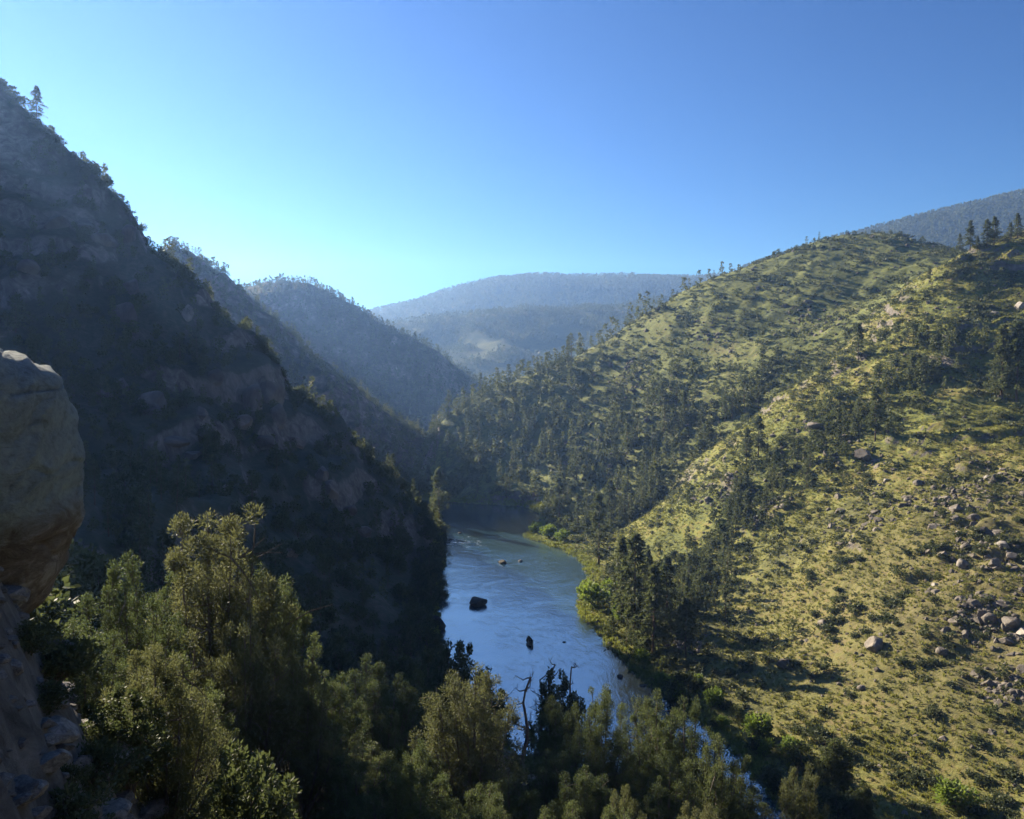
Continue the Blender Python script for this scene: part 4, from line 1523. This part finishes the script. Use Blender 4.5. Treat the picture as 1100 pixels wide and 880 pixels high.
# grass
x, y = sample(190000, (10, 300), (105, 430), g)
z, rg, sd = height(x, y)
kk = (rg == SPURB) & (sd > 2.5) & (g.uniform(size=len(x)) < 0.42 + 0.5 * fbm(x, y, 30, 2, 230))
gr = np.column_stack([x, y, z, g.uniform(0.3, 0.75, len(x))])[kk]
gr = gr[visible(gr[:, 0], gr[:, 1], gr[:, 2] + 0.5)]
tg = []
for k in range(4):
    gg = np.random.default_rng(130 + k)
    n = 9
    p = np.column_stack([gg.normal(size=(n, 2)) * 0.22, np.full(n, -0.05)])
    tg.append(leaf_quads(gg, p, unit(np.column_stack([gg.normal(size=(n, 2)) * 0.5, np.ones(n)])), 1.0, 0.13))
print('GRASS', len(gr))
bake('grass', tg, gr, 1.0, 'grass', 'yellow green bunchgrass covering the sunny slope', gl, (0.9, 1.5))
# bank reeds
pts = []
for bank in (RBd, LBd):
    for a, b in bank:
        if 90 < b < 440 and a > -60:
            for _ in range(60):
                pts.append((a + g.normal() * 3, b + g.normal() * 3))
pts = np.array(pts)
z, rg, sd = height(pts[:, 0], pts[:, 1])
kk = (sd > 0.8) & (sd < 6)
rd = np.column_stack([pts, z, g.uniform(0.5, 1.3, len(pts))])[kk]
bake('grass', tg, rd, 1.0, 'reed', 'tall green grass along the river banks', gl, (0.9, 1.5))

# riverside willows and bright bushes
WILL = [(850, 812, 15, 'bright lime green bush in the dark riverside trees'), (1026, 868, 22, 'bright green bush low on the grassy bench'),
        (640, 652, 20, 'tall bright green willow on the bank below the tall full pine'), (628, 640, 12, 'small green willow at the water beside the tall bank willow'),
        (672, 668, 16, 'bright green bush by the fallen log'), (590, 578, 12, 'green willow behind the gravel bar tip'),
        (604, 582, 10, 'small green willow on the gravel bar'), (575, 572, 9, 'green bush at the tip of the gravel bar'),
        (655, 640, 14, 'yellow green bush between bank willow and fallen log'), (712, 735, 10, 'green bush by the pale bank boulder'),
        (690, 712, 11, 'low green bush under the dark riverside clump')]
for n, (px, py, r, lab) in enumerate(WILL):
    x, y = surf(px, py)
    z = gz(x, y)
    s = 1.25 * r / F * y
    put_one('willow_bush', PROTO['willow'][n % 4], (x, y, z), random.uniform(0, 6.28), s, s * random.uniform(0.9, 1.2), lab, 'bush')
# shaded bushes along the left bank and round the narrow side water
g = np.random.default_rng(36)
lb = []
for bank, lo, hi in ((LBd, 180, 400), (RBd, 95, 178)):
    for a, b in bank:
        if lo < b < hi:
            for _ in range(9):
                off = g.uniform(0.2 if bank is LBd else 1.5, 9 if bank is LBd else 12)
                lb.append((a + (-off if bank is LBd else off), b + g.normal() * 2))
lb = np.array(lb)
z, rg, sd = height(lb[:, 0], lb[:, 1])
lb = np.column_stack([lb, z, g.uniform(1.2, 2.8, len(z)) * np.where(lb[:, 1] < 178, 1.7, 1.5)])[(sd > 0.9) | (sd > 0.1) & (lb[:, 0] < 0)]
g.shuffle(lb)
for n, (x, y, z, h) in enumerate(lb[:200]):
    left = x < np.interp(y, RBd[:108, 1], RBd[:108, 0]) - 10
    put_one('bush', PROTO['willow'][n % 4] if n % 5 == 0 and not left else PROTO['jun_mid'][n % 8], (x, y, z), random.uniform(0, 6.28), (h if n % 5 == 0 and not left else h / 4), (h if n % 5 == 0 and not left else h / 3.4),
            'dark leafy bush hanging over the shaded left bank' if left else 'shaded bush on the bank of the narrow side water', 'bush', 'bushes on the shaded left bank' if left else 'bushes by the narrow side water')

# ------------------------------------------------------------------ boulders
def bould(px, py, wpx, mat, lab, k, tall=0.9, name='boulder', sink=0.25, cat='boulder', group=None):
    x, y = surf(px, py)
    z = gz(x, y)
    s = wpx / 2.1 / F * y
    put_rock(name, k, (x, y, z + s * tall * (0.5 - sink)), s, random.uniform(0, 6.28), mat, lab, cat, group, tall, random.uniform(-0.2, 0.2))


for a in [(845, 716, 30, 'rock', 'broad dark boulder on the lower grass with sunlit top', 0, 0.75),
          (938, 696, 25, 'rock', 'big grey block boulder casting a dark shadow on the grass', 1, 1.0),
          (884, 672, 17, 'rock', 'grey boulder uphill of the broad dark boulder', 2, 0.8),
          (1087, 672, 24, 'rock', 'tall upright boulder at the frame edge above bench', 3, 1.1),
          (1014, 702, 18, 'rock', 'boulder with shadowed hollow right of the big block', 4, 0.9),
          (780, 538, 17, 'pale_rock', 'white boulder above the dark band of trees', 5, 0.9),
          (925, 740, 13, 'rock', 'small grey boulder below the big block boulder', 6, 0.9),
          (868, 325, 14, 'rock', 'flat pale slab on the open hilltop slope', 7, 0.5),
          (1080, 690, 16, 'rock', 'boulder beside the tall upright boulder', 8, 0.8),
          (1068, 338, 14, 'pale_rock', 'pale boulder on the slope above the pine pair', 9, 0.7),
          (1096, 332, 14, 'pale_rock', 'white boulder below the skyline at the frame edge', 2, 1.1),
          (878, 460, 24, 'rock', 'long pale slab above the gully trees', 3, 0.6),
          (925, 492, 22, 'rock', 'dark block under the solitary pine', 1, 0.9),
          (1068, 608, 16, 'rock', 'grey boulder in the upper boulder field', 5, 1.0),
          (1052, 668, 17, 'rock', 'dark split boulder left of the tall upright boulder', 0, 0.8),
          (688, 742, 16, 'wet_rock', 'brown block at the bank near the end of the water', 4, 1.0)]:
    bould(*a)
# rocks standing in the water
def water_rock(px, py, wpx, k, tall, lab, mat='wet_rock'):
    x, y, z = P(px, py, 100)
    t = (CAMZ - 0.0) / (CAMZ - z)
    x, y = x * t, y * t
    s = wpx / 2 / F * y
    put_rock('boulder', k, (x, y, s * tall * 0.30), s, 0.4 * k, mat, lab, 'boulder', None, tall)


water_rock(512, 650, 27, 3, 0.62, 'large dark boulder standing alone in the middle of the river')
water_rock(540, 605, 13, 5, 0.5, 'low flat rock awash upstream of the large dark boulder')
water_rock(559, 603, 6, 2, 0.6, 'small pale rock awash beside the low flat rock', 'pale_rock')
water_rock(470, 676, 24, 1, 1.1, 'brown boulder at the left water edge', 'wet_rock')
water_rock(622, 646, 9, 6, 0.5, 'dark rock at the right water edge under the bank')
water_rock(606, 690, 5, 7, 0.4, 'small rock breaking the water near the fallen log')
water_rock(484, 580, 7, 8, 0.5, 'rock in the white riffle by the left bank')
water_rock(494, 573, 6, 9, 0.5, 'second rock in the white riffle farther out')
water_rock(666, 728, 10, 4, 0.5, 'flat dark rock lying at the right shore')
# scattered boulders
g = np.random.default_rng(37)
bl = []
for sx, sy, r in SCREEW:
    sc = r / F * sy
    for _ in range(170):
        bl.append((sx + g.normal() * sc * 0.5, sy + g.normal() * sc * 0.8, 0.25 + g.exponential(0.45), 1))
for _ in range(7500):
    bl.append((g.uniform(20, 300), g.uniform(120, 430), 0.16 + g.exponential(0.22), 1))
for _ in range(900):
    bl.append((g.uniform(20, 420), g.uniform(380, 680), 0.3 + g.exponential(0.4), 2))
for a, b in RBd:
    if 130 < b < 440 and a > -40:
        for _ in range(14):
            bl.append((a + 0.6 + g.normal() * 0.8, b + g.normal() * 1.5, 0.12 + g.exponential(0.16), 3))
bl = np.array(bl)
z, rg, sd = height(bl[:, 0], bl[:, 1])
ok = np.isin(rg, (SPURB, RIGHT)) & ((sd > 2) | (bl[:, 3] == 3) & (sd > -0.4)) & ((rg == RIGHT) | (g.uniform(size=len(z)) < 0.35 + 0.65 * sstep(-0.2, 0.25, fbm(bl[:, 0], bl[:, 1], 38, 3, 260))))
arr = np.column_stack([bl[:, 0], bl[:, 1], z, np.minimum(bl[:, 2], 2.4), rg])[ok]
BA, BB = pick(arr, 245)
for n, (x, y, z, s, k) in enumerate(BA):
    put_rock('boulder', n % 10, (x, y, z - 0.12 * s), s, random.uniform(0, 6.28), 'rock' if n % 31 else 'pale_rock',
             'grey boulder in the boulder fields of the sunlit slope' if k == SPURB else 'grey boulder on the hill behind the sunny slope', 'boulder',
             'boulders of the sunlit slope' if k == SPURB else 'boulders of the wooded hill', random.uniform(0.6, 1.1), random.uniform(-0.3, 0.3))
lr = [rock_arrays(np.random.default_rng(400 + k), 1, 8, 0.8, 0.1) for k in range(5)]
vs, ts, n = [], [], 0
for k in range(5):
    a = BB[k::5]
    v, f = lr[k]
    th = g.uniform(0, 6.28, len(a))[:, None]
    x = (v[None, :, 0] * np.cos(th) - v[None, :, 1] * np.sin(th)) * a[:, 3:4] + a[:, 0:1]
    y = (v[None, :, 0] * np.sin(th) + v[None, :, 1] * np.cos(th)) * a[:, 3:4] + a[:, 1:2]
    zz = v[None, :, 2] * a[:, 3:4] + a[:, 2:3] + 0.05
    vs.append(np.stack([x, y, zz], -1).reshape(-1, 3))
    ts.append((f[None] + (np.arange(len(a)) * len(v))[:, None, None]).reshape(-1, 3) + n)
    n += len(a) * len(v)
o = link('rubble', mk_mesh('rubble', np.concatenate(vs), None, np.concatenate(ts)), M['rock'])
tag(o, 'small loose rocks strewn over the sunlit slopes', None, None, 'stuff')

# crags standing out of the shaded hillside
g = np.random.default_rng(38)
for n, (px, py, w, hp, k) in enumerate([(288, 410, 34, 60, 0), (272, 420, 26, 58, 1), (298, 440, 22, 46, 2), (258, 445, 26, 40, 3), (280, 470, 30, 34, 4), (160, 425, 34, 36, 5), (188, 470, 38, 26, 6), (165, 435, 22, 30, 7), (110, 420, 26, 34, 8), (205, 485, 30, 22, 9),
                                        (355, 520, 26, 36, 1), (345, 505, 20, 30, 2), (392, 565, 22, 32, 3), (372, 545, 20, 28, 4), (130, 330, 30, 40, 5), (140, 300, 24, 40, 0), (90, 235, 34, 40, 7), (60, 230, 28, 40, 8), (110, 250, 28, 36, 9), (135, 245, 22, 34, 1),
                                        (230, 400, 24, 30, 2), (240, 520, 24, 24, 3), (320, 470, 20, 28, 4), (420, 560, 16, 24, 5), (30, 280, 26, 34, 6), (200, 330, 20, 34, 7), (310, 590, 20, 22, 8), (440, 580, 14, 20, 9), (130, 410, 20, 34, 2), (215, 440, 18, 26, 5)]):
    x, y = surf(px, py + hp * 0.35)
    z = gz(x, y)
    s = w / 2 / F * y
    put_rock('crag', k, (x, y + s * 0.3, z + hp / F * y * 0.12), s, random.uniform(0, 6.28), 'crag', 'dim reddish rock crag jutting from the shaded left hillside', 'crag', 'crags on the shaded left hillside', hp / w * 0.85, random.uniform(-0.12, 0.12))

# loose stones on the path at the overlook
for n in range(280):
    y = g.uniform(7.5, 19)
    x = -y * g.uniform(0.44, 0.66)
    s = 0.05 + g.exponential(0.10)
    s = min(s, 0.75) * (0.6 + 0.4 * y / 15)
    put_rock('stone', n % 10, (x, y, gz(x, y) + 0.1 * s), s, g.uniform(0, 6.28), 'crag_small', 'loose angular stone on the shaded stony path by the great boulder', 'stone', 'stones on the path', g.uniform(0.4, 0.8), g.uniform(-0.3, 0.3))
bl = [(-8.6, 16.4, 0.9, 'low ledge rock at the top of the stony path'), (-7.4, 14.2, 0.6, 'flat cracked ledge rock halfway down the stony path'), (-6.3, 12.4, 0.45, 'tilted ledge rock at the lower edge of the stony path')]
for n, (x, y, s, lab) in enumerate(bl):
    put_rock('ledge_rock', n + 2, (x, y, gz(x, y) - 0.1 * s), s, 0.7 * n, 'crag_small', lab, 'rock', None, 0.6, 0.15)
for n in range(26):
    y = g.uniform(9, 18)
    x = -y * g.uniform(0.40, 0.60)
    h = g.uniform(0.35, 0.9)
    put_one('shrub', PROTO['twig'][n % 4], (x, y, gz(x, y) - 0.05), g.uniform(0, 6.28), h, h * 1.2, 'small shaded shrub growing among the stones of the path', 'shrub', 'shrubs along the stony path')


# ------------------------------------------------------------------ fallen logs
def log(p0, p1, r, lab, seed, name='fallen_log'):
    g = np.random.default_rng(seed)
    (x0, y0), (x1, y1) = surf(*p0), surf(*p1)
    a = np.array([x0, y0, gz(x0, y0) + r * 1.1])
    b = np.array([x1, y1, gz(x1, y1) + r * 1.6])
    k = 9
    t = np.linspace(0, 1, k)[:, None]
    pts = a + (b - a) * t + g.normal(size=(k, 3)) * 0.05
    mb = MB()
    mb.tube(pts - a, np.linspace(r, r * 0.5, k), 8)
    for _ in range(5):
        i = int(g.integers(3, k))
        c = pts[i] - a
        mb.tube([c, c + g.normal(size=3) * 0.6 + [0, 0, 0.5]], [r * 0.3, r * 0.1], 5)
    o = link(name, mb.mesh(name, True), M['log'], None, a)
    tag(o, lab, 'log')


log((632, 693), (664, 672), 0.33, 'long dark fallen log slanting down the bank to the water', 1)
log((705, 733), (736, 743), 0.25, 'pale driftwood log lying on the shore by the brown block', 2)
log((868, 812), (885, 842), 0.2, 'thin grey fallen trunk on the bench right of bright bush', 3)


# ------------------------------------------------------------------ rowing boat
def boat():
    x, y, z = P(569, 691, 100)
    t = CAMZ / (CAMZ - z)
    bx, by = x * t, y * t
    o = bpy.data.objects.new('drift_boat', None)
    COL.objects.link(o)
    o.location, o.rotation_euler = (bx, by, 0), (0, 0, R(6))
    L, n = 4.9, 15
    s = np.linspace(-1, 1, n)
    half = 0.92 * (1 - np.abs(s) ** 2.6 * np.where(s > 0, 0.95, 0.62))
    bot = half * 0.66
    sheer = 0.58 + 0.55 * np.abs(s) ** 2.2 + 0.1 * (s > 0) * s ** 4
    keel = -0.12 + 0.34 * np.abs(s) ** 2.4
    rows = []
    for k in range(n):
        yy = s[k] * L / 2
        h, b = max(half[k], 0.03), max(bot[k], 0.02)
        rows.append([(-h, yy, sheer[k]), (-(h + b) / 2 - 0.02, yy, (sheer[k] + keel[k]) / 2), (-b, yy, keel[k]), (0, yy, keel[k] - 0.02), (b, yy, keel[k]), ((h + b) / 2 + 0.02, yy, (sheer[k] + keel[k]) / 2), (h, yy, sheer[k]),
                     (h - 0.04, yy, sheer[k]), (b - 0.03 if b > 0.05 else b * 0.5, yy, keel[k] + 0.05), (0, yy, keel[k] + 0.04), (-b + 0.03 if b > 0.05 else -b * 0.5, yy, keel[k] + 0.05), (-h + 0.04, yy, sheer[k])])
    m = len(rows[0])
    v = np.array(rows).reshape(-1, 3)
    q = [(k * m + j, k * m + (j + 1) % m, (k + 1) * m + (j + 1) % m, (k + 1) * m + j) for k in range(n - 1) for j in range(m)]
    ends = MB()
    ends.add(v, q, [(0, j, j + 1) for j in range(1, 6)] + [((n - 1) * m, (n - 1) * m + j + 1, (n - 1) * m + j) for j in range(1, 6)])
    link('hull', ends.mesh('hull', False), M['hull'], o)

    def box(name, c, d, mat):
        mb = MB()
        c, d = np.array(c), np.array(d) / 2
        vv = np.array([(i, j, k) for i in (-1, 1) for j in (-1, 1) for k in (-1, 1)]) * d + c
        mb.add(vv, [(0, 1, 3, 2), (4, 6, 7, 5), (0, 4, 5, 1), (2, 3, 7, 6), (0, 2, 6, 4), (1, 5, 7, 3)])
        return link(name, mb.mesh(name), mat, o)
    box('seat', (0, -0.25, 0.42), (1.35, 0.34, 0.06), M['trim'])
    box('seat', (0, 1.25, 0.50), (1.05, 0.34, 0.06), M['trim'])
    box('seat', (0, -1.55, 0.50), (0.95, 0.34, 0.06), M['trim'])
    tag(o, 'small dark rowing boat drifting in the open water with one rower', 'boat')
    for sd in (-1, 1):
        mb = MB()
        p = np.array([[sd * 0.22, 0.22, 0.92], [sd * 0.93, 0.30, 0.72], [sd * 2.15, 0.50, 0.16]])
        mb.tube(p, [0.028, 0.028, 0.024], 6)
        d = unit(p[2] - p[1])
        e = p[2] + d * 0.62
        w = np.cross(d, [0, 0, 1]) * 0.09
        hth = np.array([0, 0, 0.012])
        vv = [p[2] - w * 0.4 + hth, p[2] + w * 0.4 + hth, e + w + hth, e - w + hth, p[2] - w * 0.4 - hth, p[2] + w * 0.4 - hth, e + w - hth, e - w - hth]
        mb.add(vv, [(0, 1, 2, 3), (7, 6, 5, 4), (0, 4, 5, 1), (1, 5, 6, 2), (2, 6, 7, 3), (3, 7, 4, 0)])
        a = link('oar', mb.mesh('oar'), M['trim'], None, (bx, by, 0))
        a.rotation_euler = (0, 0, R(6))
        tag(a, 'oar reaching out over the water on the left of the rowing boat' if sd < 0 else 'oar reaching out over the water on the right of the rowing boat', 'oar', 'oars of the rowing boat')
    # rower: one skinned body, sitting on the middle seat with both hands on the oars
    J = {'pel': (0, -0.25, 0.55), 'sp': (0, -0.22, 0.78), 'ch': (0, -0.16, 1.00), 'nk': (0, -0.13, 1.17), 'hd': (0, -0.11, 1.30), 'ht': (0, -0.11, 1.40),
         'sl': (-0.19, -0.15, 1.08), 'el': (-0.30, 0.02, 0.90), 'hl': (-0.23, 0.20, 0.92), 'sr': (0.19, -0.15, 1.08), 'er': (0.30, 0.02, 0.90), 'hr': (0.23, 0.20, 0.92),
         'tl': (-0.11, -0.22, 0.54), 'kl': (-0.15, 0.20, 0.60), 'al': (-0.15, 0.38, 0.20), 'fl': (-0.15, 0.55, 0.16), 'tr': (0.11, -0.22, 0.54), 'kr': (0.15, 0.20, 0.60), 'ar': (0.15, 0.38, 0.20), 'fr': (0.15, 0.55, 0.16)}
    rad = {'pel': 0.16, 'sp': 0.15, 'ch': 0.17, 'nk': 0.065, 'hd': 0.105, 'ht': 0.08, 'sl': 0.075, 'el': 0.05, 'hl': 0.042, 'sr': 0.075, 'er': 0.05, 'hr': 0.042, 'tl': 0.095, 'kl': 0.065, 'al': 0.045, 'fl': 0.04, 'tr': 0.095, 'kr': 0.065, 'ar': 0.045, 'fr': 0.04}
    E = [('pel', 'sp'), ('sp', 'ch'), ('ch', 'nk'), ('nk', 'hd'), ('hd', 'ht'), ('ch', 'sl'), ('sl', 'el'), ('el', 'hl'), ('ch', 'sr'), ('sr', 'er'), ('er', 'hr'), ('pel', 'tl'), ('tl', 'kl'), ('kl', 'al'), ('al', 'fl'), ('pel', 'tr'), ('tr', 'kr'), ('kr', 'ar'), ('ar', 'fr')]
    ks = list(J)
    me = bpy.data.meshes.new('body')
    me.from_pydata([J[k] for k in ks], [(ks.index(a), ks.index(b)) for a, b in E], [])
    p = link('person', me, M['shirt'], None, (bx, by, 0))
    p.rotation_euler = (0, 0, R(6))
    p.modifiers.new('Skin', 'SKIN')
    for k, sv in zip(ks, me.skin_vertices[0].data):
        sv.radius = (rad[k], rad[k])
        sv.use_root = k == 'pel'
    ss = p.modifiers.new('Sub', 'SUBSURF')
    ss.levels = ss.render_levels = 2
    tag(p, 'person in dark clothes and brimmed hat rowing the small boat', 'person')
    mb = MB()
    for zz, rr in (((1.385, 1.395), (0.20, 0.20)), ((1.39, 1.50), (0.115, 0.10))):
        mb.tube([(0, -0.11, zz[0]), (0, -0.11, zz[1])], rr, 14)
    link('hat', mb.mesh('hat'), M['hat'], p)


boat()

# ------------------------------------------------------------------ air
def haze():
    mb = MB()
    lo, hi = (-4000, -4000, -70), (4000, 4000, 600)
    v = np.array([(i, j, k) for i in (lo[0], hi[0]) for j in (lo[1], hi[1]) for k in (lo[2], hi[2])], float)
    mb.add(v, [(0, 1, 3, 2), (4, 6, 7, 5), (0, 4, 5, 1), (2, 3, 7, 6), (0, 2, 6, 4), (1, 5, 7, 3)])
    m = bpy.data.materials.new('haze_air')
    m.use_nodes = True
    nt = m.node_tree
    nt.nodes.remove(nt.nodes['Principled BSDF'])
    pv = nd(nt, 'ShaderNodeVolumePrincipled')
    pv.inputs['Color'].default_value = (0.25, 0.455, 0.98, 1)
    pv.inputs['Density'].default_value = HAZE
    pv.inputs['Anisotropy'].default_value = 0.48
    pv.inputs['Absorption Color'].default_value = (1, 1, 1, 1)
    nt.links.new(pv.outputs[0], nt.nodes['Material Output'].inputs['Volume'])
    o = link('haze', mb.mesh('haze'), m)
    tag(o, 'thin blue haze filling the canyon air', None, None, 'stuff')


HAZE = 0.00017
haze()

# ------------------------------------------------------------------ light, sky, camera
sd = Vector((math.sin(SUN_AZ) * math.cos(SUN_EL), math.cos(SUN_AZ) * math.cos(SUN_EL), math.sin(SUN_EL)))
la = bpy.data.lights.new('sun', 'SUN')
la.energy, la.angle, la.color = 4.4, R(0.53), (1.0, 0.93, 0.80)
lo = bpy.data.objects.new('sun', la)
COL.objects.link(lo)
lo.rotation_euler = sd.to_track_quat('Z', 'Y').to_euler()
w = bpy.data.worlds.new('World')
SC.world = w
w.use_nodes = True
nt = w.node_tree
sky = nd(nt, 'ShaderNodeTexSky', sky_type='NISHITA')
sky.sun_disc = False
sky.sun_elevation, sky.sun_rotation = SUN_EL, SUN_AZ
sky.altitude = 1700
sky.air_density, sky.dust_density, sky.ozone_density = 1.0, 0.15, 4.0
bg = nt.nodes['Background']
bg.inputs['Strength'].default_value = 0.075
gm = nd(nt, 'ShaderNodeGamma')
gm.inputs[1].default_value = 1.3
nt.links.new(sky.outputs[0], gm.inputs[0])
mx = nd(nt, 'ShaderNodeMix', data_type='RGBA', blend_type='MULTIPLY')
mx.inputs[0].default_value = 1
mx.inputs[7].default_value = (0.128, 0.232, 0.330, 1)
nt.links.new(gm.outputs[0], mx.inputs[6])
nt.links.new(mx.outputs[2], bg.inputs['Color'])

cam = bpy.data.cameras.new('camera')
cam.lens, cam.sensor_width, cam.clip_end, cam.clip_start = 28.8, 36, 20000, 0.1
co = bpy.data.objects.new('camera', cam)
COL.objects.link(co)
co.location = (0, 0, CAMZ)
co.rotation_euler = (R(90) - TH, 0, 0)
SC.camera = co

SC.view_settings.view_transform = 'Standard'
SC.view_settings.look = 'None'
SC.view_settings.exposure = 1.68
SC.view_settings.gamma = 1.0
SC.view_settings.use_curve_mapping = False
SC.cycles.use_denoising = True
SC.cycles.max_bounces = 6
SC.cycles.diffuse_bounces = 3
SC.cycles.glossy_bounces = 3
SC.cycles.transmission_bounces = 3
SC.cycles.volume_bounces = 0
SC.cycles.caustics_reflective = False
SC.cycles.caustics_refractive = False
